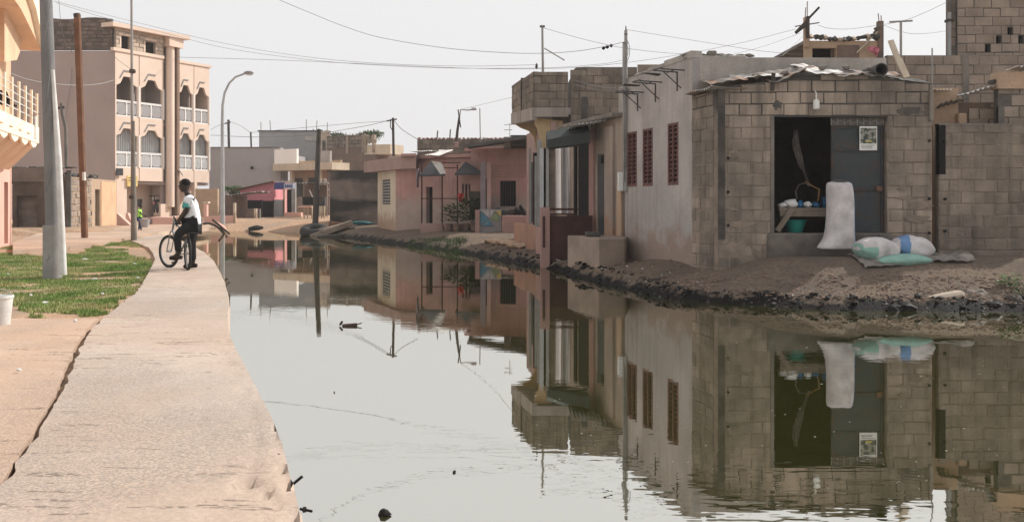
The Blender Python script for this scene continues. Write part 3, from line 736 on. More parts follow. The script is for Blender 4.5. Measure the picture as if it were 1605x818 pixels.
# ---------------------------------------------------------------- boundary wall to the right of the shop
bw = thing('block_wall', 'long low grey block wall running right from the shop', 'wall', (8.3, SY+.02, .6))
T, L = frame((SX1+.12, SY+.02), (SX1+2.9, SY+.02))
blockwall(bw, T, 0, L, .3, 2.86, M_blockd, M_mortar2)
MB(T).box(0, .11, -.02, .1, 2.0, 2.84).build('gap_strip', M_black, bw)  # black strip painted in for the dark gap beside the shop
MB(T).grid(lambda a, b: (a*L, -.01+.16*b, 2.868+.012*mnoise.noise(V((a*20, b, 0)))), 40, 2, .03).build('coping', M_conc, bw)
for (x, y) in ((1456,221),(1480,222),(1481,312),(1456,312),(1456,365),(1481,362)):
    q = P(x, y, SY); MB().tube([(q.x, SY-.03, q.z), (q.x, SY+.03, q.z)], .022, 8).build('black_stub', M_black, bw if x > 1461 else shop)  # short black tubes stand in for dark vent holes
for (x, y) in ((1141,248),(1141,301),(1141,353)):
    q = P(x, y, SY); MB().tube([(q.x, SY-.03, q.z), (q.x, SY+.03, q.z)], .025, 8).build('black_stub', M_black, shop)  # dark holes again, drawn as black tubes
MB().box(PX(1457,SY-.1)+.012, PX(1462,SY-.1)+.01, SY-.1, SY-.02, 2.9, 3.42).build('drain_pipe', M_conc, shop, bev=.01)

# lean-to behind that wall
ln = thing('lean_to', 'small plastered lean-to behind the low block wall', 'shed', (7.7, 17.2, .6))
MB().box(PX(1462,17.0), PX(1502,17.0), 17.0, 17.15, .6, 3.55).build('wall', M_tan, ln)
MB().box(PX(1502,17.0)+.003, PX(1562,17.0), 17.04, 17.15, .6, 3.3).build('wall', M_brownw, ln)
Tl, Ll = frame((PX(1505,17.02), 17.02), (PX(1565,17.02), 17.02)); blocks(ln, Tl, .15, Ll, 2.4, 3.28, M_blockw, skip=.08)
MB().box(PX(1500,16.95), PX(1514,16.95), 16.9, 17.02, 2.6, 3.1).build('pier', M_tan, ln, bev=.02)
s1 = Matrix.Translation((PX(1463,16.9), 16.85, PZ(140,16.9))) 
sheet(s1, .32, .6, 'roof_sheet', M_tinw, ln, pitch=.06, amp=.012, warp=.03)
s2 = Matrix.Translation((PX(1472,16.8), 16.75, PZ(166,16.8))) @ Matrix.Rotation(-.38, 4, 'Y')
sheet(s2, .5, .5, 'roof_sheet', M_tin, ln, pitch=.09, amp=.016, warp=.12)
s3 = Matrix.Translation((PX(1508,16.8), 16.72, PZ(147,16.8))) @ Matrix.Rotation(-.2, 4, 'Y')
sheet(s3, .62, .5, 'roof_sheet', M_tinw, ln, pitch=.09, amp=.016, warp=.08)
MB().box(PX(1557,16.7), PX(1571,16.7), 16.7, 16.9, PZ(131,16.7), PZ(125,16.7)).build('block_cap', M_iron, ln)
# big-block wall to its right
bb = thing('block_wall', 'taller rough block wall standing at the right edge of the picture', 'wall', (9.4, 16.7, .6))
T, L = frame((PX(1564,16.7), 16.7), (PX(1564,16.7)+2.2, 16.7))
blockwall(bb, T, 0, L, 2.2, 3.78, M_blockw, M_mortar, skip=.05)
MB(T).box(-.03, L, -.06, .2, 3.5, 3.79).build('ring_beam', M_tan, bb)
MB(T).box(0, .1, -.03, .05, 2.6, 3.2).build('stub', M_conc, bb)
sheet(Matrix.Translation((PX(1595,16.5), 16.5, 3.86)), .6, .4, 'roof_sheet', M_tinw, bb, warp=.05)
# rear wall behind shop and wall
rw = thing('block_wall', 'tall rear block wall rising behind the shop roof', 'wall', (9, 23.5, .6))
T, L = frame((PX(1390,23.5), 23.5), (PX(1390,23.5)+6, 23.5))
blockwall(rw, T, 0, L, 3.0, 5.12, M_blockw, M_mortar, cl=.47, ch=.235)
MB(T).box(PX(1508,23.5)-PX(1390,23.5), PX(1518,23.5)-PX(1390,23.5), -.03, .1, 3.0, 5.13).build('pillar', M_conc, rw)
MB(T).box(0, L, 0, .15, .6, 3.0).build('wall', M_mortar, rw, recalc=False)
# upper storey tower
TD = 23.7
tw = thing('block_tower', 'unfinished block upper storey with missing bricks at the right edge', 'building', (12, TD, 5.0))
T, L = frame((PX(1500,TD), TD), (PX(1500,TD)+4, TD))
px = lambda x: PX(x, TD)-PX(1500,TD)
hs_ = [(px(x)-.06, px(x)+.07, PZ(y, TD)-.1, PZ(y, TD)+.1) for x, y in ((1583,50),(1565,63),(1600,62),(1548,76))]
blockwall(tw, T, 0, L, 5.0, 7.9, M_blockw, M_mortar, cl=.44, ch=.22, holes=hs_)
MB(T).box(.05, L, .6, .7, 5.0, 7.8).build('inner_wall', M_black, tw)  # coloured black so the missing-block holes read dark
Tq, Lq = frame((PX(1491,TD), TD+.05), (PX(1500,TD)-.003, TD+.05)); blockwall(tw, Tq, 0, Lq-.003, 5.0, 7.2, M_blockd, M_mortar, skip=.1)
MB().box(PX(1491,TD), PX(1500,TD), TD+.21, TD+.3, 5.0, 7.2).build('side_wall', M_blockd, tw)
MB().tube([P(1488,95,TD-.05), P(1488,20,TD-.05)], .045, 10).build('drain_pipe', M_farg2, tw, smooth=True); MB().box(PX(1483,TD), PX(1492,TD), TD-.1, TD+.1, PZ(35,TD), PZ(31,TD)).build('pipe_clamp', M_woodk, tw)
for i in range(6): MB().blob((PX(1496+i*18,TD), TD+.05, 7.92), (.16,.1,.08), 1, .4).build('loose_block', M_conc, tw)
# rooftop room
rr = thing('rooftop_room', 'small unfinished rooftop room with a ragged roof and two corner posts', 'building', (8.3, 24, 4.3))
rx0, rx1 = PX(1262, 24), PX(1382, 24)
T, L = frame((rx0, 24), (rx1, 24)); h_ = [(.18, .78, 5.02, 5.38)]
backing(rr, T, 0, L, 3.4, 5.56, M_tan, holes=h_)
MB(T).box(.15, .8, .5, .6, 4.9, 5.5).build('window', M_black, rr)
MB(T).box(-.02, .1, -.05, .1, 5.4, 6.15).build('corner_post', M_tan, rr)
MB(T).box(L-.1, L+.03, -.05, .1, 3.9, 6.05).build('corner_post', M_brownw, rr)
MB(T).box(.8, 1.35, -.02, .0, 5.1, 5.45).build('board', M_brownw, rr)
for i in range(15): MB(T).blob((.16+i*.118, .02, 5.63+.04*math.cos(i*.5)), (.09,.12,.055+U(0,.03)), 1, .5).build('roof_rubble', M_concd if i % 3 else M_woodw, rr)
for i in range(3): MB(T).blob((L-.13+.02*i, .04, 5.66+.09*i), (.09,.1,.09), 1, .4).build('roof_rubble', M_mortard, rr)
MB(T).beam((L-.65, -.06, 5.25), (L-.12, -.06, 5.78), .03).build('prop', M_woodw, rr)
MB(T).box(-.01, L, .15, 3, 5.5, 5.58).build('roof', M_conc, rr)
for dx, h in ((0, .35), (.06, .5), (L-.05, .2), (L, .15)):
    MB(T).tube([(dx, .03, 6.0), (dx+U(-.03,.03), .03, 6.05+h)], .012, 5).build('rebar', M_rust, rr)
tag(crumple('pink_cloth', M_pinkcl, [P(1368,73,23.8), P(1370,80,23.8), P(1374,87,23.8)], .13, 'x', 'cloth'), 'pink cloth hanging at the right end of the rooftop room')
# aerials on the roofs
def aerial(name, parts_, lab, cat='aerial', m=M_steel):
    pts = [p for _, p, _ in parts_]; b = min((q for p in pts for q in p), key=lambda v: v.z)
    t = thing(name, lab, cat, b)
    for nm, p, r in parts_: MB().tube(p, r, 6).build(nm, m, t)
    return t
aerial('antenna', [('mast', [P(1412,88,19.4), P(1412,34,19.4)], .025), ('bar', [P(1394,35,19.4), P(1430,33,19.4)], .02)], 'T-shaped aerial standing on the rear block wall')
aerial('antenna', [('mast', [P(1266,60,23.9), P(1266,26,23.9)], .04), ('bar', [P(1248,50,23.9), P(1284,12,23.9)], .03), ('bar', [P(1246,42,23.9), P(1284,36,23.9)], .015), ('clamp', [P(1247,52,23.9), P(1262,40,23.9)], .045)], 'crooked aerial with crossed bars on the rooftop room post', m=M_woodk)
aerial('steel_rod', [('mast', [P(1461,197,16.9), P(1461,76,16.9)], .012)], 'thin upright rod between shop and low block wall', 'rod')
# ================================================================ white rendered house
WH0, WH1 = (2.41, 20.4), (3.258, 17.302)
wh = thing('white_house', 'dirty white rendered house with three red louvre shutters', 'house', (3, 18.8, .3))
T, L = frame(WH0, WH1)
uD = lambda D: (20.4 - D)/3.1*L
wins = [(uD(18.3), uD(17.86), 1.85, 3.02), (uD(19.46), uD(19.0), 1.85, 3.0), (uD(20.25), uD(19.78), 1.85, 2.99)]
backing(wh, T, 0, L, .0, 4.13, M_white, holes=wins, thick=.2)
for a, b, c, d in wins:
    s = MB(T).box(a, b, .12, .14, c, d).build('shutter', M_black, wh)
    mb = MB(T); mb.box(a, a+.045, -.01, .06, c, d); mb.box(b-.045, b, -.01, .06, c, d); mb.box(a+.046, b-.046, -.008, .06, c, c+.045); mb.box(a+.046, b-.046, -.008, .06, d-.045, d); mb.box((a+b)/2-.02, (a+b)/2+.02, -.006, .03, c+.046, d-.046)
    mb.build('shutter_frame', M_redwd, s)
    k = 0; z = c+.07
    while z < d-.06:
        for p, q in ((a+.047, (a+b)/2-.021), ((a+b)/2+.021, b-.047)):
            mb = MB(T); mb.add([(p,.0,z-.03),(q,.0,z-.03),(q,.05,z+.015),(p,.05,z+.015),(p,.006,z-.022),(q,.006,z-.022),(q,.056,z+.023),(p,.056,z+.023)], [(0,1,2,3),(7,6,5,4),(0,4,5,1),(1,5,6,2),(2,6,7,3),(3,7,4,0)])
            mb.build('slat', M_redwd, s)
        z += .085
poly = [(3.262, 17.34), (6.815, 17.42), (6.815, 22), (2.45, 22), (2.61, 20.45)]
MB().slab(poly, 3.42, 4.15).build('upper_wall', M_white2, wh)
MB().slab([(2.62,20.39),(6.8,20.39),(6.8,22),(2.45,22),(2.42,20.41)], .2, 3.4).build('rear_wall', M_white2, wh)
MB().box(PX(1072,17.5), PX(1170,17.5), 17.5, 17.9, 4.15, 4.21).build('parapet', M_white2, wh, bev=.02)
for i in range(8): MB().blob((PX(1075+i*14,17.6)+U(-.05,.05), 17.6, 4.22), (.12,.1,.04+.03*(i==1)), 1, .4).build('loose_stone', M_conc, wh)
MB().box(PX(1108,17.6), PX(1122,17.6), 17.5, 17.65, 4.2, 4.3).build('loose_stone', M_conc, wh, bev=.02)
# stepped top of the street wall
for k, (a, b, h) in enumerate(((0,.55,.02),(.56,1.2,.05),(1.21,2.0,.08),(2.01,2.7,.12),(2.71,L,.14))):
    MB(T).box(a, b, -.012, .2, 4.132, 4.13+h).build('coping', M_white2, wh, bev=.01)
# steel brackets over the street
for a, z in ((.7, 3.75), (1.6, 3.85), (2.6, 3.95)):
    mb = MB(T @ Matrix.Translation((a, 0, 0)) @ Matrix.Diagonal((.75, .55, 1, 1)) @ Matrix.Translation((-a, 0, 0))); mb.beam((a, .02, z), (a-.1, -.85, z+.03), .02); mb.beam((a+.4, .02, z), (a+.3, -.8, z+.02), .022); mb.beam((a-.1, -.83, z+.035), (a+.35, -.8, z+.035), .022)
    mb.beam((a+.2, .02, z-.32), (a+.1, -.6, z), .02); mb.beam((a+.0, -.02, z+.01), (a+.0, -.02, z-.35), .03); mb.beam((a, -.4, z-.01), (a+.38, -.4, z-.01), .02)
    mb.build('bracket', M_iron, wh)
for a, z in ((.9, 3.9), (1.9, 3.98)): sheet(T @ Matrix.Translation((a, -.45, z)), .2, .35, 'tin_strip', M_tind, wh, pitch=.08, amp=.01, warp=.05)
# electric meter and mast
mm = thing('electric_mast', 'tall steel service mast with a white meter box on the white house', 'mast', (PX(978,20.2), 20.2, .5))
MB().tube([P(980,300,20.3), P(981,150,20.3), P(981,48,20.3)], .035, 8).build('mast', M_steel, mm, smooth=True)
MB().tube([P(978,285,20.25), P(977,150,20.25), P(977,68,20.25)], .02, 6).build('conduit', M_steel, mm)
MB().box(PX(968,20.35), PX(977,20.35), 20.28, 20.42, PZ(300,20.35), PZ(270,20.35)).build('meter_box', M_whp, mm, bev=.02)
MB().box(PX(977.5,20.35), PX(983,20.35), 20.26, 20.4, PZ(301,20.35), PZ(264,20.35)).build('meter_box', M_steel, mm, bev=.02)
MB().tube([P(976,68,20.3), P(984,68,20.3)], .02, 6).build('insulator', M_iron, mm); MB().lathe([(.02,-.1),(.04,-.06),(.015,.02),(.01,.12)], P(981,50,20.3), 8).build('insulator', M_iron, mm)
for r_, s_ in ((14,.0),(9,.02)):
    MB().tube([P(980 + r_*math.cos(t)*.5, 80 + r_*math.sin(t)*1.3, 20.25) for t in np.linspace(-1.5, 1.6, 10)], .007, 5).build('cable_loop', M_wire, mm)
# block step in the street
st = thing('concrete_step', 'pale boxy concrete step against the foot of the white house', 'step', (1.95, 19.6, .35))
MB().slab([(1.21, 20.9), (1.72, 19.05), (2.28, 19.3), (2.44, 20.15), (2.25, 20.8)], .1, .8).build('step', mat('step_render', (.36,.28,.225), .12, 2, c2=(.2,.17,.15), c2a=.5, bump=.3), st, bev=.02)
MB().box(1.55, 1.85, 20.0, 20.4, .803, .90).build('rubble_block', M_concd, st, bev=.02)
# ================================================================ terrace house with porch (between white house and balcony house)
th = thing('terrace_house', 'pale terrace house with a dark grey door and a maroon walled porch', 'house', (1.9, 21.8, .3))
sl = lambda D: (7.92-.27*D, D)
XD = lambda x: 7.92/((x-CX)/F+.27)           # distance along the street line seen at image column x
T, L = frame(sl(24.2), sl(20.55)); uu = lambda x: (24.2-XD(x))/(24.2-20.55)*L
M_th = mat('pale_house_render', (.40,.33,.275), .1, 1.5, c2=(.25,.21,.185), c2a=.5, bump=.2, streak=((.2,.16,.14), .5), damp=(.9, .4, (.3,.18,.12)))
holes = [(uu(936), uu(949), .62, 2.62), (uu(906), uu(924), .6, 2.9)]
backing(th, T, 0, L, .0, 3.35, M_th, holes=holes, thick=.2)
dl = MB(T).box(uu(936), uu(949), .02, .06, .62, 2.62).build('door', M_door, th)
MB(T).box(uu(946), uu(947.5), -.01, .019, 1.5, 1.6).build('handle', M_iron, dl); MB(T).box(uu(941), uu(946), .01, .019, 2.4, 2.58).build('vent', M_black, dl)
MB(T).box(uu(904), uu(924)-.003, .012, .03, .6, 2.9).build('hall_infill', M_black, th); MB(T).box(uu(902), uu(905), -.05, -.003, .6, 2.9).build('hall_infill', M_black, th)  # black panels fill the doorway in place of its dark inside
MB(T).box(uu(926), uu(933), -.05, -.003, .3, 3.2).build('pilaster', M_pinkp, th)
MB(T).box(uu(951), uu(964), -.06, -.003, .3, 3.2).build('pilaster', M_th, th)
MB(T).box(uu(969), L, -.04, -.003, .4, 1.9).build('plaster_strip', M_tan, th)
MB(T).box(0, L, -.25, .5, 3.352, 3.45).build('roof_slab', M_conc, th, bev=.02)
sheet(Matrix.Translation((PX(893,21.6), 21.1, PZ(199,21.6))) @ Matrix.Rotation(-.17, 4, 'Y'), .95, 1.4, 'roof_sheet', M_tinw, th, warp=.03)
# porch
pd = 22.0
MB().box(PX(847,pd), PX(862,pd), pd, pd+.22, .0, PZ(325,pd)).build('porch_pier', M_pinkp, th, bev=.01)
MB().box(PX(850.5,pd), PX(854.5,pd), pd-.012, pd-.001, PZ(388,pd), PZ(339,pd)).build('recess', M_maroon, th)
MB().box(PX(862,pd)+.002, PX(929,pd), pd+.06, pd+.18, .1, PZ(338,pd)).build('porch_wall', M_maroon, th)
MB().tube([P(862,328,pd+.1), P(906,328,pd+.1)], .028, 6).build('rail', M_maroon, th)
MB().box(PX(862,pd)+.02, PX(905,pd), pd+.08, pd+.14, PZ(337.5,pd), PZ(334.5,pd)).build('rail', M_maroon, th)
for x, w, m in ((851,.07,M_galv),(856.5,.06,M_steel)):
    MB().box(PX(x,pd)-w, PX(x,pd)+w, pd+.08, pd+.14+w*.2, PZ(324.8,pd), PZ(232,pd)).build('porch_post', m, th)
MB().box(PX(860,pd), PX(870,pd), pd+.2, pd+.24, PZ(330,pd), PZ(233,pd)).build('board', M_wood, th)
MB().box(.7, 2.0, pd+.2, 25.0, .0, .6).build('porch_floor', M_conc, th)
# cloth curtain in the porch
def cur(a, b): x = PX(871,24)+a*(PX(905,24)-PX(871,24)); return (x, 24 + .05*math.sin(a*19)+.02*math.sin(a*43+b*2), 1.2 + b*(PZ(226,24)-1.2))
mb = MB(); mb.grid(cur, 60, 4)
mb.m = [1 if .32 < ((i % 60)+.5)/60 < .55 else 0 for i in range(len(mb.f))]
o = mb.build('curtain', [mat('pale_curtain', (.8,.76,.74), .06, 3, bump=.1), mat('grey_curtain', (.5,.48,.48), .06, 3, bump=.1)], smooth=True, recalc=False); tag(o, 'pale striped curtain hanging across the porch under the dark awning', 'curtain')
# dark awning
mb = MB(); a0, a1 = P(858,219,21.9), P(925,206,21.4); b0, b1 = P(858,232,21.9), P(925,224,21.4)
mb.add([a0,a1,b1,b0, a0+V((0,.9,.25)), a1+V((0,.9,.25)), b1+V((0,.9,0)), b0+V((0,.9,0))], [(0,1,2,3),(7,6,5,4),(0,4,5,1),(1,5,6,2),(2,6,7,3),(3,7,4,0)])
mb.build('awning', M_dkgreen, th)
# ================================================================ balcony house
bh = thing('balcony_house', 'house with block walled balcony on a curved yellow bracket', 'house', (1.4, 26, .3))
M_slabw = mat('balcony_render', (.36,.32,.285), .1, 2, c2=(.24,.21,.19), c2a=.5, bump=.2, streak=((.16,.14,.12), .5))
M_brk = mat('ochre_render', (.52,.38,.22), .12, 2, c2=(.36,.27,.17), c2a=.5, bump=.15)
C0, C1, C2 = (0.0, 27.7), (.55, 24.5), (1.445, 24.5)
MB().slab([C0, C1, (1.5, 24.5), (1.5, 27.9)], 3.76, 3.93).build('balcony_slab', M_slabw, bh)
T, L = frame(C0, C1); 
MB(T).prism([(0,3.755),(L,3.62),(L,3.94),(0,4.08)], -.03, .1).build('fascia', M_slabw, bh)
blockwall(bh, T, 0.02, L*.5-.06, 4.0, 4.88, M_blockd, M_mortar, thick=.12); blockwall(bh, T, L*.5+.02, L-.005, 3.95, 4.86, M_blockd, M_mortar, thick=.12)
MB(T).box(L*.5-.05, L*.5+.01, -.03, .1, 3.7, 4.9).build('joint_post', M_woodk, bh)
T, L = frame(C1, C2)
MB(T).box(0, L, -.02, .12, 3.7, 3.94).build('fascia', M_slabw, bh)
blockwall(bh, T, 0, L-.01, 3.945, 4.85, M_blockd, M_mortard, thick=.12)
T, L = frame((1.5, 24.5), (3.2, 24.5))
blockwall(bh, T, 0, L, 3.55, 4.96, M_blockd, M_mortar, thick=.15, top=lambda u: 4.9 if u < .12 else 4.97)
MB(T).box(0, L, -.05, .15, 3.42, 3.6).build('ring_beam', M_conc, bh)
MB(T).box(.28, .42, -.1, -.051, 3.1, 4.2).build('post', M_concd, bh)
MB().box(1.5, 3.4, 24.66, 28.5, 3.0, 4.7).build('rear_room', M_conc, bh)
Tr, Lr = frame((PX(1000,25.5), 25.5), (PX(1050,25.5), 25.5)); blockwall(bh, Tr, 0, Lr, 3.4, 5.18, M_blockw, M_mortarl)
# curved brackets under the slab
def bracket(p0, p1, dep, zt, zb, th_, name='bracket'):
    T, L = frame(p0, p1); pts = [(0, zt)]
    n = 10; pts = [(0, zt), (0, zt-.12)]
    for i in range(n+1):
        t = math.pi/2*i/n; pts.append((L*.12 + L*.88*math.sin(t) if False else L*(.12+.88*(1-math.cos(t))), (zt-.12) - (zt-.12-zb)*math.sin(t)**1.4))
    pts.append((L+.01, zt)); return MB(T).prism(pts, 0, th_).build(name, M_brk, bh)
for D_, pts in ((27.3, [(805,186),(850,186),(849,330),(841,330),(840,232),(837,215),(829,205),(816,200),(805,193)]), (24.7, [(838,184),(882,190),(881,203),(869,208),(859,219),(854,240),(854,330),(846,330),(846,215),(842,200),(838,194)])):
    MB().prism([(PX(x, D_), PZ(y, D_)) for x, y in pts], D_, D_+.22).build('bracket', M_brk, bh)
MB().slab([(1.05,25.0),(1.5,25.0),(1.5,27.2),(.9,27.2)], 2.7, 3.755).build('upper_wall', M_slabw, bh)
# ground floor street front with openings
T, L = frame((.45, 29.6), (1.0, 24.6))
backing(bh, T, 0, L, .0, 3.6, M_asph, holes=[(.6, 1.5, .6, 2.7), (2.1, 3.1, 1.2, 2.6), (3.7, 4.7, .6, 2.8)], thick=.15)
MB(T).box(.1, L-.02, .02, .04, .3, 2.9).build('hall_infill', M_black, bh) if False else [MB(T).box(a_, b_, .01, .03, c_, d_).build('opening_infill', M_black, bh) for a_, b_, c_, d_ in ((.603, 1.497, .603, 2.697), (2.103, 3.097, 1.203, 2.597), (3.703, 4.697, .603, 2.797))]  # flush black sheets stand in for the shade inside the openings
MB().box(PX(842,24.3), PX(849,24.3), 24.3, 24.42, .2, 3.1).build('porch_post', M_steel, bh)
MB().box(PX(838,24.6), PX(841.5,24.6), 24.6, 24.7, .9, 2.7).build('porch_post', M_steel, bh)
MB().box(PX(829,26.2), PX(833,26.2), 26.2, 26.3, .9, 3.0).build('porch_post', M_steel, bh)
MB().slab([(.05,28.0),(.75,24.3),(1.05,24.3),(.6,28.9)], .0, .92).build('porch_floor', mat('orange_step', (.34,.19,.13), .15, 2, bump=.3, c2=(.2,.15,.12), c2a=.5), bh, bev=.02)
MB().slab([(.6,24.2),(.72,22.6),(1.0,22.6),(1.0,24.29)], .0, .9).build('side_wall', M_pinkp, bh)
MB().box(.55, 1.0, 24.9, 25.0, .93, 2.8).build('black_backdrop', M_black, bh)  # black sheet stands in for the dark depth behind the posts
# steps of broken concrete in front
for i in range(6):
    x = PX(775+i*9, 28.5-i*.35); y = 28.8-i*.45
    tag(MB().blob((x, y, gz(x, y)+.06), (.38,.3,.09), 1, .3).build('broken_slab', M_tan), 'broken step stone before the orange porch, %s of six' % ('first','second','third','fourth','fifth','last')[i], 'stone', 'broken stones before the orange porch')
# ================================================================ low faded pink houses
f2 = thing('pink_house', 'faded pink house with long dark tin awning and painted low wall', 'house', (-.2, 35.5, .5))
D2 = 35.5; T, L = frame((PX(738,36), 36), (PX(838,D2)+.2, D2)); u2 = lambda x: (PX(x, 35.8)-PX(738,36))
backing(f2, T, 0, L, .2, 3.5, M_pinkd, holes=[(u2(785), u2(810), 1.35, 2.3), (u2(760), u2(768), .6, 2.4)], thick=.2)
MB(T).box(u2(783)-.1, u2(812)+.3, .202, .25, 1.2, 2.4).build('window', M_black, f2)  # black sheet stands in for the dark room behind
for i in range(7): MB(T).box(u2(785)+i*.095, u2(785)+i*.095+.025, -.02, .01, 1.35, 2.3).build('window_bar', M_iron, f2)
for i in range(5): MB(T).box(u2(770)+U(0,.1), u2(834)-U(0,.2), -.03, .0, 2.45+i*.1, 2.475+i*.1).build('batten', M_pinkp, f2)
MB().box(PX(753,34.6), PX(761,34.6), 34.6, 34.8, .3, 2.95).build('porch_post', M_mauve, f2)
MB().box(PX(763,34.6), PX(769,34.6), 34.6, 34.8, .3, 2.95).build('porch_post', M_pinkd, f2)
mb = MB(); a, b = P(732,227,34.0), P(836,211,33.2)
mb.add([a,b,b-V((0,0,.1)),a-V((0,0,.1)), a+V((0,1.9,.05)), b+V((0,2.4,.05)), b+V((0,2.4,-.05)), a+V((0,1.9,-.05))], [(0,1,2,3),(7,6,5,4),(0,4,5,1),(1,5,6,2),(2,6,7,3),(3,7,4,0)]); mb.build('awning', M_tind, f2)
MB().box(PX(790,35), PX(800,35), 34.2, 36, PZ(232,35), PZ(217,35)).build('roof_slab', M_conc, f2); MB().box(PX(800,35)+.003, PX(842,35), 34.3, 37, PZ(229,35), PZ(214,35)).build('roof_slab', M_concd, f2)
MB(T).box(-.3, L+1, .2, 5, 3.42, 3.55).build('roof', M_pinkp, f2)
pw_ = MB().box(PX(752,34.2), PX(786,34.2), 34.2, 34.35, .2, PZ(328,34.2)).build('low_wall', mat('painted_low_wall', (.25,.24,.24), .15, 3, bump=.2), f2)
def tri(xs, c, nm):
    mb = MB(); pts = [(PX(x, 34.18), PZ(y, 34.18)) for x, y in xs]; mb.prism(pts, 34.17, 34.195); mb.build('painted_triangle', c, pw_)
M_pb = mat('painted_blue', (.09,.2,.27), .15, 4, bump=.1); M_py = mat('painted_yellow', (.42,.32,.1), .15, 4, bump=.1); M_pw = mat('painted_pale', (.36,.34,.33), .15, 4, bump=.1); M_pg = mat('painted_green', (.2,.24,.13), .15, 4, bump=.1)
tri([(753,331),(766,343),(753,352)], M_pb, ''); tri([(753,329),(767,329),(767,342)], M_pw, ''); tri([(768,329),(776,330),(768,342)], M_pw, ''); tri([(777,331),(785,330),(785,340)], M_py, ''); tri([(768,344),(777,333),(784,347)], M_pg, ''); tri([(754,354),(767,345),(773,354)], M_pb, '')
MB().box(PX(745,34.3), PX(752,34.3), 34.1, 34.5, .2, PZ(329,34.3)).build('low_pier', M_pinkp, f2)
MB().box(PX(787,34), PX(838,34), 33.6, 35.3, .2, PZ(338,34)).build('porch_floor', M_pinkp, f2)
for i in range(7):
    x = PX(758+i*11, 34.7); tag(MB().blob((x, 34.75, 1.05+U(0,.1)), (.24,.14,.13+.05*(i % 3)), 2, .35).build('heap', [M_mauve, M_concd, M_dkgreen, M_dkgreen, M_woodk, M_black, M_concd][i]), ('mauve bundle behind the painted wall', 'grey heap beside the mauve bundle', 'dark green heap behind the painted wall', 'green cloth heap on the pink porch', 'dark wooden heap on the pink porch', 'black heap under the awning', 'grey heap at the right end of the pink porch')[i], 'heap')
tag(MB().tube([(PX(815,34.2), 34.2, PZ(322,34.2)), (PX(824,34.2), 34.3, PZ(338,34.2))], [.05,.12], 6).build('leaning_bundle', M_black), 'black bundle leaning on the pink porch under the awning', 'bundle')
f1 = thing('pink_house', 'faded pink house with a cream corner and flat mauve roof slab', 'house', (-3, 38, .4))
c1, c0, c2_ = (-4.72, 38.8), (PX(592,42), 42), (PX(742,36.3), 36.3)
T, L = frame(c0, c1); backing(f1, T, 0, L-.003, .1, 3.1, M_cream, holes=[(L*.28, L*.72, 1.4, 2.45)])
g = MB(T).box(L*.28, L*.72, .03, .06, 1.4, 2.45).build('window', M_concd, f1)
for i in range(8): MB(T).box(L*.28, L*.72, .0, .025, 1.45+i*.125, 1.5+i*.125).build('louvre', M_steel, g)
T, L = frame(c1, c2_); u1 = lambda x: L*(x-620)/(742-620)
backing(f1, T, 0, L, .1, 3.2, M_pinkd, holes=[(u1(670), u1(680), .45, 2.1), (u1(725), u1(744)-.1, 1.35, 2.2)], thick=.2)
MB(T).box(u1(668)-.1, u1(682)+.5, .202, .25, .3, 2.3).build('door', M_black, f1); w_ = MB(T).box(u1(723)-.2, u1(744)+.4, .202, .25, 1.2, 2.4).build('window', M_black, f1)  # black sheets behind both openings stand in for unlit rooms
for k in (728, 733, 737): MB(T).box(u1(k), u1(k)+.06, .0, .04, 1.35, 2.2).build('window_bar', M_pinkp, w_)
MB().slab([(PX(570,42.3),42.3), (PX(628,37.6),37.6), (PX(652,37.2),37.2), (PX(655,39),39), (PX(640,43),43)], PZ(266,38.3), PZ(247,38.3)).build('roof_slab', M_asph, f1)
MB().slab([(PX(628,37.4),37.4), (PX(652,37.0),37.0), (PX(655,39),39), (PX(640,41),41)], PZ(247,38.3)+.003, PZ(243,38.3)).build('roof_slab', M_pinkd, f1)
MB(T).box(u1(655), L+.4, -.2, 4, 3.21, 3.34).build('roof', M_pinkp, f1)
sheet(T @ Matrix.Translation((u1(652), -.3, 3.5)), 1.2, 1.2, 'roof_sheet', M_tinw, f1, warp=.05); sheet(T @ Matrix.Translation((u1(684), -.6, 3.3)) @ Matrix.Rotation(.25, 4, 'X'), .7, .9, 'roof_sheet', M_tinw, f1, warp=.05)
# porch frame with two dark canopies
PD = 35.6
for x in (661, 693, 717): MB().box(PX(x,PD)-.025, PX(x,PD)+.025, PD, PD+.05, .3, PZ(258,PD)).build('porch_post', M_maroon, f1)
for y, a, b in ((311,661,720),(255,690,722),(263,692,716)): MB().box(PX(a,PD), PX(b,PD), PD-.03, PD-.001, PZ(y+1,PD), PZ(y-.5,PD)).build('porch_rail', M_maroon, f1)
MB().box(PX(659,PD), PX(694,PD), PD-.1, PD+.12, .2, PZ(350,PD)).build('low_wall', M_asph, f1); MB().box(PX(694,PD)+.01, PX(745,PD), PD-.05, PD+.12, .2, PZ(352,PD)).build('low_wall', M_pinkp, f1)
def canopy(x0, x1, xt, yt, yb, lab, m2):
    D = PD-.2; t = thing('canopy', lab, 'canopy', (PX(xt,D), D, PZ(yb,D)))
    a, b, k = P(x0,yb,D), P(x1,yb-1,D), P(xt,yt,D+.5); c, d = a+V((0,1.3,0)), b+V((0,1.3,0)); q = k+V((.5,.2,.03))
    MB().add([a, b, k, a-V((0,0,.07)), b-V((0,0,.07)), k-V((0,-.02,.06))], [(0,1,2),(5,4,3),(0,3,4,1),(1,4,5,2),(2,5,3,0)]).build('front_panel', M_gcloth, t)
    MB().add([b, d, k, b-V((0,0,.02)), d-V((0,0,.02)), k-V((0,0,.02))], [(0,1,2),(5,4,3),(0,3,4,1),(1,4,5,2),(2,5,3,0)]).build('side_panel', m2, t)
    MB().add([a, k, c, a-V((0,0,.02)), k-V((0,0,.02)), c-V((0,0,.02))], [(0,1,2),(5,4,3),(0,3,4,1),(1,4,5,2),(2,5,3,0)]).build('side_panel', M_gcloth, t)
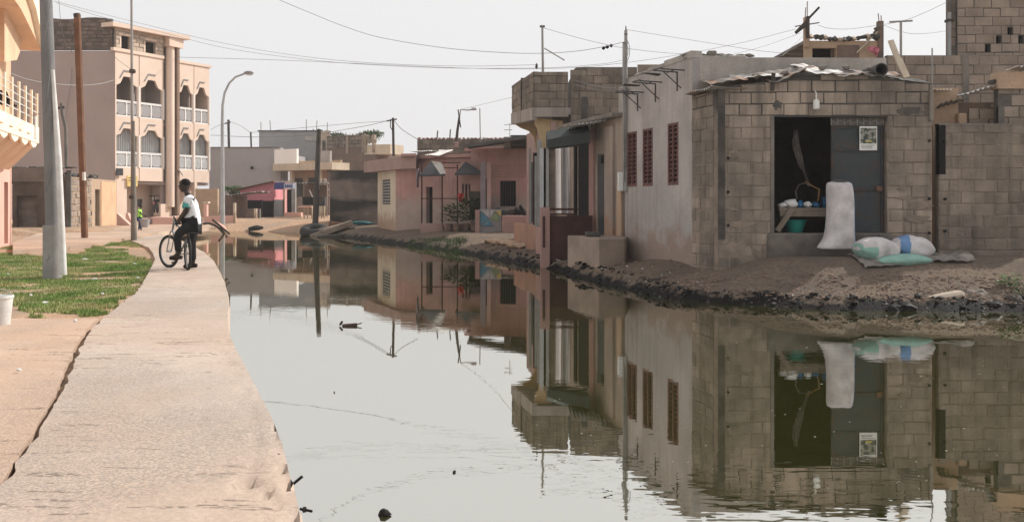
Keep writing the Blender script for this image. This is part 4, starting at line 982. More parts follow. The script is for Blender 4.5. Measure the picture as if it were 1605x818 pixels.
canopy(658, 698, 676, 252, 274, 'grey peaked canopy with a bright right side on the porch frame', M_tinw)
kq = PD-.26
MB().prism([(PX(676,kq),PZ(252,kq)),(PX(692,kq),PZ(255,kq)),(PX(699,kq),PZ(272,kq)),(PX(690,kq),PZ(273,kq))], kq, kq+.02).build('bright_panel', M_tinw, bpy.data.objects['canopy'])
canopy(713, 756, 730, 253, 272, 'dark peaked canopy at the right end of the porch frame', M_gcloth)
tag(crumple('rag', M_mauve, [P(656,264,35.8), P(655,280,35.8), P(655,294,35.8)], .08, 'x', 'rag'), 'long mauve rag hanging at the left canopy')
tag(crumple('red_cloth', M_redcl, [P(722,303,35.4), P(722,310,35.4), P(722,317,35.4)], .12, 'x', 'cloth'), 'red cloth hung on the porch rail')
tag(crumple('white_cloth', M_cloth, [P(742,307,35.4), P(742,314,35.4), P(742,322,35.4)], .2, 'x', 'cloth'), 'grey white cloth hung beside the plants on the porch')
tag(MB().box(PX(736,35.3), PX(758,35.3), 35.3, 35.4, PZ(345,35.3), PZ(300,35.3)).build('board', M_woodk), 'dark board standing between the two pink houses', 'board')
# back wall on the roofs, behind the pink houses
rb = thing('parapet_wall', 'long grey block parapet with roof stubs behind the pink houses', 'wall', (-1, 44, 3))
T, L = frame((PX(654,44), 44), (PX(790,44), 44)); M_par = M_blockd
blockwall(rb, T, 0, L, 2.6, 4.38, M_par, M_mortar, cl=.45, ch=.22)
for i in range(22): MB(T).blob((.1+i*.185, .05, 4.42), (.1,.1,.05), 1, .4).build('coping_tile', M_pinkp, rb)
MB(T).box(PX(750,44)-PX(654,44), PX(793,44)-PX(654,44), -.6, -.05, 2.8, 4.0).build('pink_block', M_pinkd, rb)
for x, y0, h in ((685,217,12),(705,217,14)): MB().tube([P(x,y0,44), P(x+1,y0-h,44)], .03, 5).build('rod', M_iron, rb)
def lampost(lab, base, top, arm, head, m, r=.05, name='street_lamp', D=44):
    t = thing(name, lab, 'street lamp', base)
    return t
# ---- slanted pole with lamp head and thin mast on those roofs
t = thing('street_lamp', 'leaning roof pole with small lamp arm behind the pink houses', 'street lamp', P(716,224,42))
MB().tube([P(715,228,42), P(717,205,42), P(720,183,42)], [.07,.06,.045], 7).build('pole', M_woodk, t); MB().tube([P(720,186,42), P(722,172,42), P(732,173,42), P(741,172,42)], .03, 6).build('arm', M_steel, t); MB().box(PX(739,42), PX(747,42), 41.9, 42.1, PZ(173,42), PZ(169,42)).build('lamp_head', M_galv, t, bev=.02)
MB().tube([P(722,200,42), P(718,172,42)], .03, 6).build('arm', M_woodk, t); MB().box(PX(713,42), PX(718,42), 41.9, 42.1, PZ(231,42), PZ(222,42)).build('foot', M_pinkd, t)
t = thing('mast', 'thin straight mast right of the leaning roof pole', 'mast', P(753,222,42))
MB().tube([P(753,228,42), P(752,170,42)], .025, 6).build('pole', M_steel, t); MB().box(PX(751,42), PX(756,42), 41.9, 42.1, PZ(229,42), PZ(222,42)).build('foot', M_conc, t)
# ---- small aerial left of the balcony
t = thing('antenna', 'small comb aerial left of the balcony', 'aerial', P(800,216,31)); MB().tube([P(799,216,31), P(799,193,31)], .01, 5).build('mast', M_steel, t)
for y in (196, 204): MB().tube([P(790,y,31), P(803,y-.5,31)], .01, 5).build('bar', M_steel, t)
# ================================================================ far side of the water
fa = thing('grey_house', 'long pale grey house across the end of the water', 'house', (PX(385,72), 72, .4))
MB().box(PX(328,72), PX(447,72), 72.9, 80, .3, PZ(240,72)).build('wall', M_farg, fa)
MB().box(PX(328,72), PX(440,72), 72, 72.89, .3, PZ(232,72)).build('wall', M_farg, fa)
MB().box(PX(328,72), PX(440,72), 71.95, 72.3, PZ(232,72)+.003, PZ(230.5,72)).build('coping', M_conc, fa)
MB().tube([P(395,263,71.99), P(395,263,71.8)], .12, 8).build('black_stub', M_black, fa)
T, L = frame((PX(440,71.9), 71.9), (PX(520,69), 69))
MB(T).box(.02, L, .9, 1.1, .3, PZ(252,71)).build('shop_front', M_tan, fa)
MB(T).box(-.2, L+.6, -.6, 1.2, PZ(267,70), PZ(256,70)).build('roof_slab', M_cream, fa)
MB(T).box(-.15, L*.42, -.5, -.3, PZ(256,70)+.003, PZ(233,70)).build('parapet', mat('white_parapet', (.86,.83,.78), .06, .6, bump=.1), fa)
MB(T).box(L*.85, L+.3, -.5, -.3, PZ(256,70)+.003, PZ(238,70)).build('parapet', M_white2, fa)
for a in (.12, .38): MB(T).box(L*a, L*(a+.15), .86, .899, 1.8, PZ(278,70)).build('doorway', M_concd, fa)
MB(T).box(L*.25, L*.29, -.3, -.1, .3, PZ(267,70)).build('post', M_cream, fa); MB(T).box(L*.8, L*.84, -.3, -.1, .3, PZ(267,70)).build('post', M_cream, fa); MB(T).box(L*.97, L, -.3, -.1, .3, PZ(267,70)).build('post', M_brownw, fa)
MB(T).box(L*.55, L*.98, .6, .7, .4, 2.2).build('dark_front', M_concd, fa)
fb = thing('grey_house', 'upper grey block house behind with rebar on the roof', 'house', (PX(450,82), 82, .4))
MB().box(PX(406,82), PX(502,82), 82, 92, .3, PZ(206,82)).build('wall', M_farg2, fb)
MB().box(PX(404,82), PX(503,82), 81.9, 82.3, PZ(206,82)+.003, PZ(204.5,82)).build('coping', M_concd, fb)
MB().box(PX(478,82), PX(500,82), 81.93, 81.99, PZ(221,82), PZ(214,82)).build('vent_panel', M_white2, fb)
T, L = frame((PX(502,81), 81), (PX(515,80), 80)); blockwall(fb, T, 0, L, .3, PZ(205,80), M_blockl, M_mortarl, cl=.8, ch=.4, joint=.04, proud=.03); MB(T).box(L*.3, L*.7, -.05, .0, PZ(250,80), PZ(220,80)).build('window', M_concd, fb)
for x in (409, 424, 480, 496, 513): MB().tube([P(x,205,82), P(x+U(-1,1),U(186,194),82)], .035, 4).build('rebar', M_steel, fb)
fc = thing('brick_terrace', 'unfinished brown brick terrace under a green tree top', 'building', (PX(550,78), 78, .4))
T, L = frame((PX(512,78), 78), (PX(588,76), 76))
MB(T).box(0, L, .02, 4, .3, PZ(232,77)).build('wall', M_brownw, fc)
blockwall(fc, T, 0.0, L*.42, PZ(232,77), PZ(212,77), M_blockd, M_mortar, cl=.6, ch=.3, joint=.03, proud=.04); blockwall(fc, T, L*.47, L*.74, PZ(232,77), PZ(212,77), M_blockd, M_mortar, cl=.6, ch=.3, joint=.03, proud=.04)
for a in (.42, .74, .78, .95): MB(T).box(L*a, L*a+.22, -.1, .2, PZ(240,77), PZ(209+U(0,4),77)).build('pillar', M_blockw, fc)
for i in range(9): MB(T).blob((L*(.78+.025*i), .1, PZ(222-U(0,7),77)), (.25,.2,.2), 1, .5).build('rubble', M_blockw, fc)
MB(T).box(L*.78, L+1.4, .0, 2, PZ(243,77), PZ(228,77)).build('low_wall', M_cream, fc)
# dark stained wall by the pole
dw = thing('compound_wall', 'black stained plaster wall beside the dark leaning pole', 'wall', (PX(556,46), 46, .4))
M_stain = mat('black_stained_plaster', (.17,.135,.115), .3, 1.2, c2=(.028,.026,.025), c2s=.8, c2a=.95, c2w=.06, stretch=(.16,.16,.95), bump=.3)
MB().slab([(PX(517,47),47), (PX(594,45),45), (PX(594,45)+.5,49), (PX(520,50),50)], .1, PZ(268.5,46)).build('wall', M_stain, dw)
MB().slab([(PX(516,47),46.95), (PX(594,45),44.95), (PX(594,45),45.3), (PX(518,47),47.4)], PZ(268.5,46)+.003, PZ(267,46)).build('coping', M_concd, dw)
tag(MB().blob((PX(567,44), 44, gz(PX(567,44),44)+.12), (.5,.25,.1), 2, .3).build('tarpaulin', mat('dull_teal_cloth', (.03,.1,.11), .2, 4, bump=.3)), 'dull teal tarpaulin lying at the foot of the stained wall', 'tarpaulin')
# pink kiosk
ks = thing('kiosk', 'rose painted kiosk with a blue and white cloth awning', 'kiosk', (PX(415,62), 62, .5))
MB(T).box(u1(749) if False else 0, .01, 0, .01, 0, .01) if False else None
a, b = PX(376,62), PX(430,62)
MB().prism([(a,.3),(b,.3),(b,PZ(285,62)),(a,PZ(298,62))], 62, 66).build('wall', M_pinkred, ks)
MB().prism([(a-.4,PZ(299,61.8)),(b,PZ(285,61.8)),(b,PZ(283.5,61.8)),(a-.4,PZ(297.5,61.8))], 61.7, 66).build('roof', M_rust, ks)
MB().box(PX(430,61.6), PX(446,61.6), 61.6, 61.8, PZ(297,61.6), PZ(286,61.6)).build('awning_side', M_blueaw, ks)
T, L = frame((PX(445,61.6), 61.6), (PX(460,61), 61)); MB(T).box(0, L, .0, .1, PZ(296,61), PZ(287,61)).build('awning', M_bluew, ks); MB().slab([(PX(431,62),62),(PX(446,61.6),61.5),(PX(460,61),60.9),(PX(458,63),63)], PZ(285.5,61.5), PZ(284,61.5)).build('awning', M_tinw, ks)
for k in range(4): MB(T).tube([(L*(.15+.2*k), -.02, PZ(292,61)-.06), (L*(.2+.2*k), -.02, PZ(290,61)), (L*(.28+.2*k), -.02, PZ(293,61))], .03, 4).build('mark', M_blueaw, ks)
MB().box(PX(429,61.5), PX(445,61.5), 61.5, 61.55, .4, PZ(313,61.5)).build('tin_panel', M_farg2, ks)
MB().box(PX(445,61.8), PX(448.5,61.8), 61.5, 61.8, .4, PZ(296,61.8)).build('door_post', M_pinkw, ks); MB().box(PX(448.5,61.8)+.01, PX(458,61.8), 62, 62.1, .5, PZ(297,61.8)).build('doorway', M_black, ks); MB().box(PX(458,61.6), PX(464,61.6), 61.4, 61.7, .4, PZ(286,61.6)).build('wall', M_steel, ks)
MB().box(PX(447,61), PX(474,61), 60.6, 61.2, .3, PZ(333,61)).build('step', M_pinkw, ks); MB().box(PX(445,61), PX(476,61), 60.3, 60.59, .2, PZ(339,61)).build('step', M_tan, ks)
# black fence, sheds, posts before it
def simple(nm, x0, x1, y0, y1, D, m, lab, cat, dep=.3, bev=.0):
    return tag(MB().box(PX(x0,D), PX(x1,D), D, D+dep, PZ(y1,D), PZ(y0,D)).build(nm, m, bev=bev), lab, cat)
kf = thing('sheet_fence', 'black sheet fence in front of the rose kiosk', 'fence', (PX(405,60), 60, .4))
MB().box(PX(385,60), PX(410,60), 60, 60.1, PZ(327,60), PZ(314,60)).build('panel', M_black, kf); MB().box(PX(409,59.8), PX(429,59.8), 59.8, 59.9, .3, PZ(315,59.8)).build('panel', M_black, kf)
for x in (385, 410, 428): MB().box(PX(x,59.7), PX(x,59.7)+.07, 59.7, 59.79, .3, PZ(313,59.7)).build('post', M_woodk, kf)
sh = thing('shed', 'mud brown shed with a pale tin roof near the street lamp', 'shed', (PX(368,58), 58, .4))
MB().slab([(PX(352,60),60),(PX(386,57),57),(PX(388,60),60),(PX(365,63),63)], .3, PZ(307,58)).build('wall', M_brownw, sh)
sheet(Matrix.Translation((PX(350,57), 56.8, PZ(307,57))) @ Matrix.Rotation(-.12, 4, 'Y'), 2.2, 3.0, 'roof_sheet', M_tin, sh, pitch=.2, amp=.03, warp=.1)
sheet(Matrix.Translation((PX(392,57)-.8, 57.2, PZ(303,57))) @ Matrix.Rotation(-.05, 4, 'Y'), 1.6, 2.0, 'roof_sheet', M_tin, sh, pitch=.2, amp=.03, warp=.1)
simple('low_wall', 386, 399, 327, 347, 57, M_brownw, 'short brown mud wall under the black fence', 'wall'); simple('pale_post', 398, 402, 327, 347, 56.8, M_cream, 'pale post left of the black fence panel', 'post', .2); simple('low_wall', 402, 407, 328, 345, 57.2, M_conc, 'grey stub wall right of the pale post', 'wall')
simple('brick_wall', 306, 341, 296, 340, 56, M_tan, 'tan brick wall behind the rider', 'wall', .3); simple('low_wall', 320, 346, 339, 350, 52, M_pinkw, 'low pale pink wall behind the rider', 'wall', .2)
simple('gate_post', 319, 324, 319, 345, 53, M_pinkw, 'pale gate post with a cap behind the rider', 'post', .3); simple('post_cap', 317, 326, 316, 319, 53, M_cream, 'flat cap stone on the pale gate post', 'stone', .4)
simple('low_wall', 350, 369, 338, 349, 52, M_pinkw, 'low pink wall left of the mud brown shed', 'wall', .2); simple('gate_post', 365.5, 369, 318, 350, 51.6, M_cream, 'thin pale post beside the mud brown shed', 'post', .15)
# traders' stand under the pole
ms = thing('market_stand', 'dark stand with boxes and posts under the leaning pole', 'stand', (PX(490,58), 58, .5))
MB().box(PX(474,59), PX(510,59), 59.5, 59.7, PZ(322,59), PZ(290,59)).build('back_panel', M_brownw, ms)
sheet(Matrix.Translation((PX(466,57), 57, PZ(287,57))), 1.6, 2.5, 'roof_sheet', M_tind, ms, pitch=.2, amp=.03, warp=.08)
MB().box(PX(474,56), PX(494,56), 56, 56.5, PZ(321,56), PZ(309,56)).build('crate', M_black, ms); MB().box(PX(491,55.5), PX(509,55.5), 55.5, 56, PZ(323,55.5), PZ(309,55.5)).build('crate', M_iron, ms)
MB().box(PX(473,57), PX(491,57), 56, 57.2, PZ(325,57), PZ(323,57)).build('shelf', M_pinkw, ms)
for x in (476, 481, 488, 503, 507): MB().box(PX(x,56.6), PX(x+1.5,56.6), 56.6, 56.7, .4, PZ(323,56.6)).build('leg', M_cream, ms)
MB().box(PX(467.5,57), PX(472.5,57), 57, 57.2, PZ(326,57), PZ(308,57)).build('sack', M_cloth, ms)
MB().beam(P(485,298,57.5), P(490,309,57.5), .1, .05).build('rag', M_whp, ms)
for i in range(6): MB().box(PX(500+i*2.4,62), PX(501.4+i*2.4,62), 62, 62.1, .5, PZ(285-U(0,6),62)).build('slat', [M_white2, M_cream, M_wood][i % 3], ms)
for y in (286, 296, 305): MB().box(PX(499,61.9), PX(515,61.9), 61.9, 61.99, PZ(y+2,62), PZ(y,62)).build('board', M_white2, ms)
# ================================================================ apartment house on the left
A0 = (PX(180,56), 56); A1 = (PX(330,62.9), 62.9)
ap = thing('apartment_house', 'salmon apartment house with scalloped balcony openings and bare brick attic', 'building', (-24, 58, .4))
T, L = frame(A0, A1); zU = lambda y, D=57: PZ(y, D)
S = L/ (62.9-56); ux = lambda x: (lambda s: s*L)((CX and ((x-CX)/F*56 - A0[0]) / ((A1[0]-A0[0]) - (x-CX)/F*6.9)))   # image column -> distance along the facade
# levels (metres)
B1, T1, B2, T2 = PZ(283,57), PZ(190,57), PZ(190,57), PZ(82,56)
bays = [(ux(180.5), ux(217.5), 0), (ux(219), ux(256), 0), (ux(279), ux(303.5), 1), (ux(304.5), ux(328), 1)]
def opening(mb, a, b, zb, zt, zo0, zmid, ztop, e=.0):
    """facade panel a..b, zb..zt with a scalloped opening zo0..ztop"""
    w = b - a; m0, m1 = a+.09, b-.09; k0, k1 = a + w*.35, b - w*.35; q0, q1 = a+w*.22, b-w*.22
    zq = zmid + (ztop-zmid)*.25
    outl = [(m0,zo0),(m0,zmid),(q0,zq),(k0,ztop),(k1,ztop),(q1,zq),(m1,zmid),(m1,zo0)]
    mb.box(a, b, 0, .15, zb, zo0)
    mb.prism([(a,zo0),(m0,zo0),(m0,zmid),(a,zmid)], 0, .15); mb.prism([(m1,zo0),(b,zo0),(b,zmid),(m1,zmid)], 0, .15)
    mb.prism([(a,zmid),(m0,zmid),(q0,zq),(k0,ztop),(k0,zt),(a,zt)], 0, .15)
    mb.prism([(k0,ztop),(k1,ztop),(k1,zt),(k0,zt)], 0, .15)
    mb.prism([(m1,zmid),(b,zmid),(b,zt),(k1,zt),(k1,ztop),(q1,zq)], 0, .15)
    return m0, m1
zref = 57.8
def zz(y): return PZ(y, 56)           # heights read on the near corner
L2 = dict(zb=zz(186)-.0, zt=zz(80), zo0=zz(181), zmid=zz(133), ztop=zz(118))
L1 = dict(zb=zz(283), zt=zz(186)-.003, zo0=zz(262), zmid=zz(212), ztop=zz(200))
L2['zb'] = zz(186)
for lv, dct in ((2, L2), (1, L1)):
    for i, (a, b, k) in enumerate(bays):
        dd = dict(dct)
        if k and lv == 2: dd['zt'] = zz(80)-.05
        mb = MB(T); m0, m1 = opening(mb, a, b, **dd); mb.build('facade_panel', M_apt, ap, recalc=False)
        w = b-a
        rl = MB(T); zo = dd['zo0']; rl.box(m0, m1, .03, .1, zo, zo+.07); rl.box(m0, m1, .03, .1, zo+.82, zo+.95); n = 2
        for q in range(n+1): rl.box(m0+(m1-m0)*q/n-.05, m0+(m1-m0)*q/n+.05, .032, .098, zo+.071, zo+.819)
        rl.build('railing', M_aptwht, ap)
        for q in range(n):
            g0, g1 = m0+(m1-m0)*q/n+.06, m0+(m1-m0)*(q+1)/n-.06; z0_, z1_ = zo+.1, zo+.79; c_ = .12
            mb = MB(T); mb.prism([(g0+c_,z0_),(g1-c_,z0_),(g1,z0_+c_),(g1,z1_-c_),(g1-c_,z1_),(g0+c_,z1_),(g0,z1_-c_),(g0,z0_+c_)], .05, .08); mb.build('rail_panel', M_farg if lv == 2 else M_curt, ap)
        MB(T).box(b-.03, b+.06, -.03, .12, dd['zo0'], dd['zmid']+.1).build('white_post', M_aptwht, ap)
        if lv == 1: 
            def crt(p, q_, m0=m0, m1=m1, dd=dd): return T @ V((m0+p*(m1-m0), .3+.04*math.sin(p*60), dd['zo0']+q_*(dd['ztop']-dd['zo0']+.1)))
            mb = MB(); mb.grid(crt, 60, 1); mb.build('sheeting', M_curt, ap, recalc=False)
        # drip mouldings over each opening
        mb = MB(T); c = (a+b)/2; z_ = dd['ztop']+.35
        mb.beam((c-w*.3, -.02, z_-.45), (c-w*.14, -.02, z_), .06); mb.beam((c-w*.14, -.02, z_), (c+w*.16, -.02, z_), .06); mb.build('moulding', M_farg2, ap)
# veranda back wall, floors, sides
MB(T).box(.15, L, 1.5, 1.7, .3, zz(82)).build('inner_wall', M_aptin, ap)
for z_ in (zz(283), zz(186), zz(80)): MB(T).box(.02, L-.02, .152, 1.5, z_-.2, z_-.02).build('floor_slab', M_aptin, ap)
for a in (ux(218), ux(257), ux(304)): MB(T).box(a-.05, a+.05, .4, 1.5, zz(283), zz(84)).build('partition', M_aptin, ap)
for i, (a, b, k) in enumerate(bays):
    MB(T).box(a+.5, a+1.1, 1.44, 1.499, zz(181), zz(140)).build('veranda_door', M_concd, ap)
MB(T).box(L-.08, L, .15, 4, zz(283), zz(80)-.06).build('end_wall', M_apt, ap)
# side wall
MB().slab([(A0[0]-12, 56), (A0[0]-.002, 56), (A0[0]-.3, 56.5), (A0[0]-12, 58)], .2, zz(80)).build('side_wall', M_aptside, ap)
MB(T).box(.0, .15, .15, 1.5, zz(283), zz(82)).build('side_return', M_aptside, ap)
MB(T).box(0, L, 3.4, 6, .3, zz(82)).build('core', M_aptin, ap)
MB(T).box(ux(177), ux(257)+.0, -.06, .2, zz(80)+.003, zz(80)+.2).build('cornice', M_apt, ap); MB(T).box(ux(276), L+.05, -.06, 2.5, zz(80)-.047, zz(80)+.12).build('cornice', M_apt, ap)
# bare brick attic
Ta, La = frame((A0[0]-11.5, 56.02), (A0[0]-.15, 56.02))
za = zz(79)
blockwall(ap, Ta, 0, La, za+.01, zz(27)+.05, M_brickdk, M_mortard, cl=.45, ch=.225, joint=.03, proud=.03, top=lambda u: zz(29)+.35*(u < 6.2 and u > 4.9) - .25*(6.2 < u < 6.6) + .06*math.sin(u*2))
holes = [(ux(188), ux(203), zz(79), zz(54)), (ux(226), ux(243), zz(79)+.0, zz(56))]
blockwall(ap, T, ux(180)+.05, ux(256), zz(80)+.2, zz(43), M_blockl, M_mortarl, cl=.5, ch=.25, joint=.03, proud=.03, holes=holes)
MB(T).box(.16, ux(258), .5, .6, za, zz(44)).build('attic_back', M_room, ap)
for a, b in ((ux(188), ux(203)), (ux(226), ux(243))): MB(T).box(a-.1, b+.1, -.04, .1, zz(54), zz(54)+.12).build('lintel', M_apt, ap); MB(T).box(a-.002, a+.1, .0, .2, zz(79)+.2, zz(54)).build('window_jamb', M_apt, ap)
MB(T).slab([(-.35,-.25),(ux(282)+.3,-.6),(ux(282)+.3,2.4),(-.35,2.4)], zz(43)+.003, zz(43)+.25).build('roof_slab', M_apt, ap)
# stair shaft: round column and stair wall, its shaded side coloured brown
cx_ = (ux(262)+ux(269))/2
mb = MB(T); mb.lathe([(.27, zz(325)), (.27, zz(43))], (cx_, -.05, 0), 20); mb.build('round_column', M_apt, ap, smooth=True)
MB(T).box(ux(271.5), ux(275), -.36, .6, zz(340), zz(43)-.26).build('stair_wall', mat('shaded_brown_render', (.26,.18,.135), .1, 1, bump=.1), ap)
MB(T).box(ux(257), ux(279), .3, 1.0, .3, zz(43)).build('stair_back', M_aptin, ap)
MB(T).box(ux(258), ux(280), -.42, 0.3, zz(45)-.5, zz(43)).build('column_cap', M_apt, ap)
for y in (120, 150, 210, 245): MB(T).box(cx_+.35, cx_+.42, -.35, -.28, zz(y)-.3, zz(y)+.3).build('bracket', M_aptwht, ap)
MB(T).beam((cx_+.4, -.4, zz(262)), (cx_+.75, -.4, zz(272)), .12, .06).build('bracket', M_aptwht, ap)
# ground floor
MB(T).box(.1, L, 1.42, 1.49, .3, zz(283)).build('ground_wall', M_apt, ap)
for (a, b, z0_, z1_, m, nm) in ((209,220,.4,zz(298),M_concd,'doorway'),(240,248,1.2,zz(312),M_concd,'window'),(278,300,.4,zz(303),M_aptwht,'roller_shutter'),(186,196,.4,zz(300),M_brownw,'doorway')):
    MB(T).box(ux(a), ux(b), 1.36, 1.419, z0_, z1_).build(nm, m, ap)
    MB(T).box(ux(a)-.12, ux(a)-.003, 1.34, 1.419, z0_, z1_+.1).build('door_frame', M_aptwht, ap)
MB(T).box(ux(250), ux(267), -.1, .5, .3, zz(320)).build('pier', M_apt, ap); MB(T).box(ux(305), ux(309), -.0, .3, .3, zz(283)).build('pier', M_apt, ap); MB(T).box(.0, ux(197), -.1, .05, .3, zz(283)).build('corner_wall', M_apt, ap)
MB(T).box(ux(180)-.02, ux(190), -.16, -.1, zz(275), zz(264)).build('air_unit', M_iron, ap)
sg = MB(T).box(ux(196), ux(212), -.2, -.12, zz(292), zz(275)).build('sign_board', mat('yellow_sign', (.75,.55,.22), .1, 2, bump=0), ap)
for k in range(3): MB(T).box(ux(197.5), ux(210)-k*.3, -.215, -.203, zz(279+k*4), zz(278+k*4)).build('print_line', M_concd, sg)
# low pink wall and ramp walls in front
fw = thing('garden_wall', 'low pale pink wall in front of the apartment house', 'wall', (PX(270,52), 52, .4))
MB().slab([(PX(239,50),50),(PX(303,51),51),(PX(303,51),51.3),(PX(241,50),50.3)], .2, PZ(341,50.5)).build('wall', M_pinkw, fw); MB().slab([(PX(233,52),52),(PX(239,50),50),(PX(241,50),50.4),(PX(235,52),52.4)], .2, PZ(342,50.5)).build('end_wall', M_asph, fw)
for x0, x1, lab in ((180, 204, 'sloping pink stair wall left of the thin steel pole'), (197, 208, 'second sloping stair wall close behind the thin steel pole')):
    D = 46 if x0 == 180 else 48
    tag(MB().prism([(PX(x0,D),.2),(PX(x1,D),.2),(PX(x1,D),PZ(353,D)),(PX(x0+3,D),PZ(334,D)),(PX(x0,D),PZ(334,D))], D, D+.3).build('stair_wall', M_pinkw), lab, 'wall')
# ================================================================ low ruin on the left
ru = thing('ruined_shed', 'low brown ruin with a dark shaded side wall and broken roof', 'shed', (-18.4, 40, .4))
R0, R1 = (-17.35, 37.5), (PX(183,45), 45)
M_ruinside = mat('shaded_brown_plaster', (.16,.115,.09), .25, 1, c2=(.07,.055,.047), c2s=.8, c2a=.85, bump=.4, damp=(.7,.3,(.1,.07,.05)))  # brown of the shaded side wall is put into the plaster colour
T, L = frame((PX(20,37.5), 37.5), R0); backing(ru, T, 0, L-.003, .1, 2.55, M_ruinside, holes=[(.15, .95, .4, 1.75)])
MB(T).box(.1, 1.0, .16, .25, .3, 1.85).build('blocked_door', M_stain, ru)
MB(T).box(-.3, L-.5, -.04, .2, 2.3, 2.85).build('burnt_beam', M_stain, ru)
for i in range(16): MB(T).blob((i*.16, .08, 2.86), (.1,.1,.04+U(0,.03)), 1, .5).build('coping_stone', M_woodk if i % 3 else M_conc, ru)
T, L = frame(R0, R1); MB(T).box(-.04, .08, -.06, .1, .2, 2.75).build('corner_post', M_concd, ru)
backing(ru, T, .1, L, .1, 2.5, M_tan, holes=[(L*.5, L*.6, .4, 2.05)])
blocks(ru, T, .1, L*.42, .4, 2.5, M_blockw, cl=.5, ch=.25, proud=.03, joint=.03); MB(T).box(L*.48, L*.62, .16, .3, .3, 2.1).build('doorway', M_concd, ru)
MB(T).box(L*.62, L*.97, -.03, -.002, .4, 2.4).build('plaster_panel', mat('orange_plaster', (.6,.38,.24), .1, 1.5, bump=.2), ru)
for i in range(20): MB(T).blob((L*.1+i*.28, .3+U(0,.5), 2.56+U(0,.1)), (.2,.15,.08), 1, .6).build('roof_debris', [M_conc, M_woodk, M_concd][i % 3], ru)
MB().slab([(PX(20,37.6),37.6),(R0[0]-.1,37.6),(R1[0]-.1,44.8),(R1[0]-5,44.8)], 2.35, 2.5).build('roof', M_concd, ru)
MB().box(PX(115,37), PX(137,37), 36.6, 37.1, .2, PZ(358,37)).build('low_step', M_brownw, ru)
# ================================================================ yellow house at the left edge
yh = thing('yellow_house', 'yellow and orange house with scalloped balconies over a pink ground floor', 'house', (-15, 27, .3))
Y0, Y1 = (-12.7, 21.6), (-15.06, 28.8)
T, L = frame(Y0, Y1)
backing(yh, T, 0, L, .1, 2.75, M_pinkw, holes=[(L-1.15, L-.55, .3, 2.1)], thick=.25)
MB(T).box(L-1.2, L-.5, .26, .3, .3, 2.2).build('door', M_asph, yh)
MB(T).box(0, L, .02, .3, 2.753, 8.6).build('upper_wall', M_org, yh)
MB(T).box(0, L, .3, 6, .1, 8.5).build('core', M_yel, yh)
def corbel(z0, z1, out, lab=None):
    mb = MB(T); n = 9; 
    k = 60
    def fn(a, b):
        u = a*(L+.05); sc_ = .14*abs(math.sin(u*2.4))
        return T @ V((u, -out + (out-.0)*b*.98 - 0, z1 - (z1-z0)*b - sc_*b*(1-b)*3))
    mb2 = MB(); mb2.grid(fn, k, 6, .08); mb2.build('soffit', M_org, yh)
# middle balcony
zb0, zb1 = 3.25, 3.72
MB(T).box(-.1, L-.8, -.85, -.75, zb0, zb1).build('balcony_parapet', M_yel, yh)
MB(T).box(L-.798, L-.7, -.85, .02, zb0, zb1).build('balcony_parapet', M_yel, yh)
MB(T).box(-.1, L-.8, -.75, .02, zb0+.05, zb0+.2).build('balcony_floor', M_org, yh)
for i in range(0):
    u = L-.85-i*.8; z_ = zb0
    MB(T).prism([(u-.4, z_-.0), (u, z_), (u, z_-.05), (u-.2, z_-.12), (u-.4, z_-.05)], -.84, -.76).build('scallop', M_yel, yh)
MB().add([T @ V(p) for p in [(-.1,-.8,zb0),(L-.75,-.8,zb0),(L-.4,0.02,2.45),(-.1,.02,2.45),(-.1,-.7,zb0+.04),(L-.75,-.7,zb0+.04),(L-.4,.018,2.6),(-.1,.018,2.6)]], [(0,1,2,3),(7,6,5,4),(0,4,5,1),(1,5,6,2),(2,6,7,3),(3,7,4,0)]).build('soffit', M_org, yh)
for i in range(0): MB(T).box(L-1.0-i*1.7, L-.7-i*1.7, -.7, .0, 2.5, 3.0).build('corbel', M_org, yh, bev=.1)
for i in range(8):
    u = L-.78-i*1.0; MB(T).box(u-.06, u+.06, -.83, -.77, zb1+.002, 4.72).build('rail_post', M_yel, yh)
for z_ in (3.95, 4.15, 4.35, 4.55): MB(T).tube([(-.1,-.8,z_), (L-.8,-.8,z_)], .016, 5).build('rail', M_whp, yh)
for i in range(5): MB(T).box(L-1.5-i*1.3, L-1.1-i*1.3, -.875, -.851, 3.42, 3.45).build('relief_mark', M_org, yh)
for i in range(4): MB(T).prism([(L-.9-i*1.5, zb0+.02), (L-1.1-i*1.5, zb0-.1), (L-1.5-i*1.5, zb0-.17), (L-1.9-i*1.5, zb0-.1), (L-2.1-i*1.5, zb0+.02)], -.83, -.77).build('scallop', M_yel, yh)
tag(crumple('black_cloth', M_black, [P(0,142,25), P(4,157,25), P(14,166,25.2), P(26,168,26), P(32,165,26.5)], .22, 'x', 'cloth'), 'black cloth slung over the balcony rail of the yellow house')
MB(T).box(L-1.55, L-1.3, -.88, -.852, 3.35, 4.0).build('white_notice', M_whp, yh)
# upper eave
ea = [(L-.62,-1.0,6.02),(L-.75,-1.0,6.75),(L-1.6,-1.0,7.4),(L-2.4,-1.0,7.75),(L-4,-1.0,7.75),(L-4,-1.0,7.3),(L-2.6,-1.0,6.9),(L-1.6,-1.0,6.35)]
MB(T).prism([(a, c) for a, b, c in ea], -1.05, -.9).build('eave_fascia', M_yel, yh)
MB(T).prism([(L-.64,6.0),(L-.77,6.4),(L-4,7.3),(L-9,7.3),(L-9,6.9),(L-4,6.6),(L-1.65,6.2)], -.898, .02).build('eave_soffit', M_org, yh)
MB(T).prism([(L-1.4,6.2),(L-4,6.7),(L-4,5.2),(L-2.2,5.5),(L-1.7,5.8)], -.5, .018).build('eave_bracket', M_org, yh)
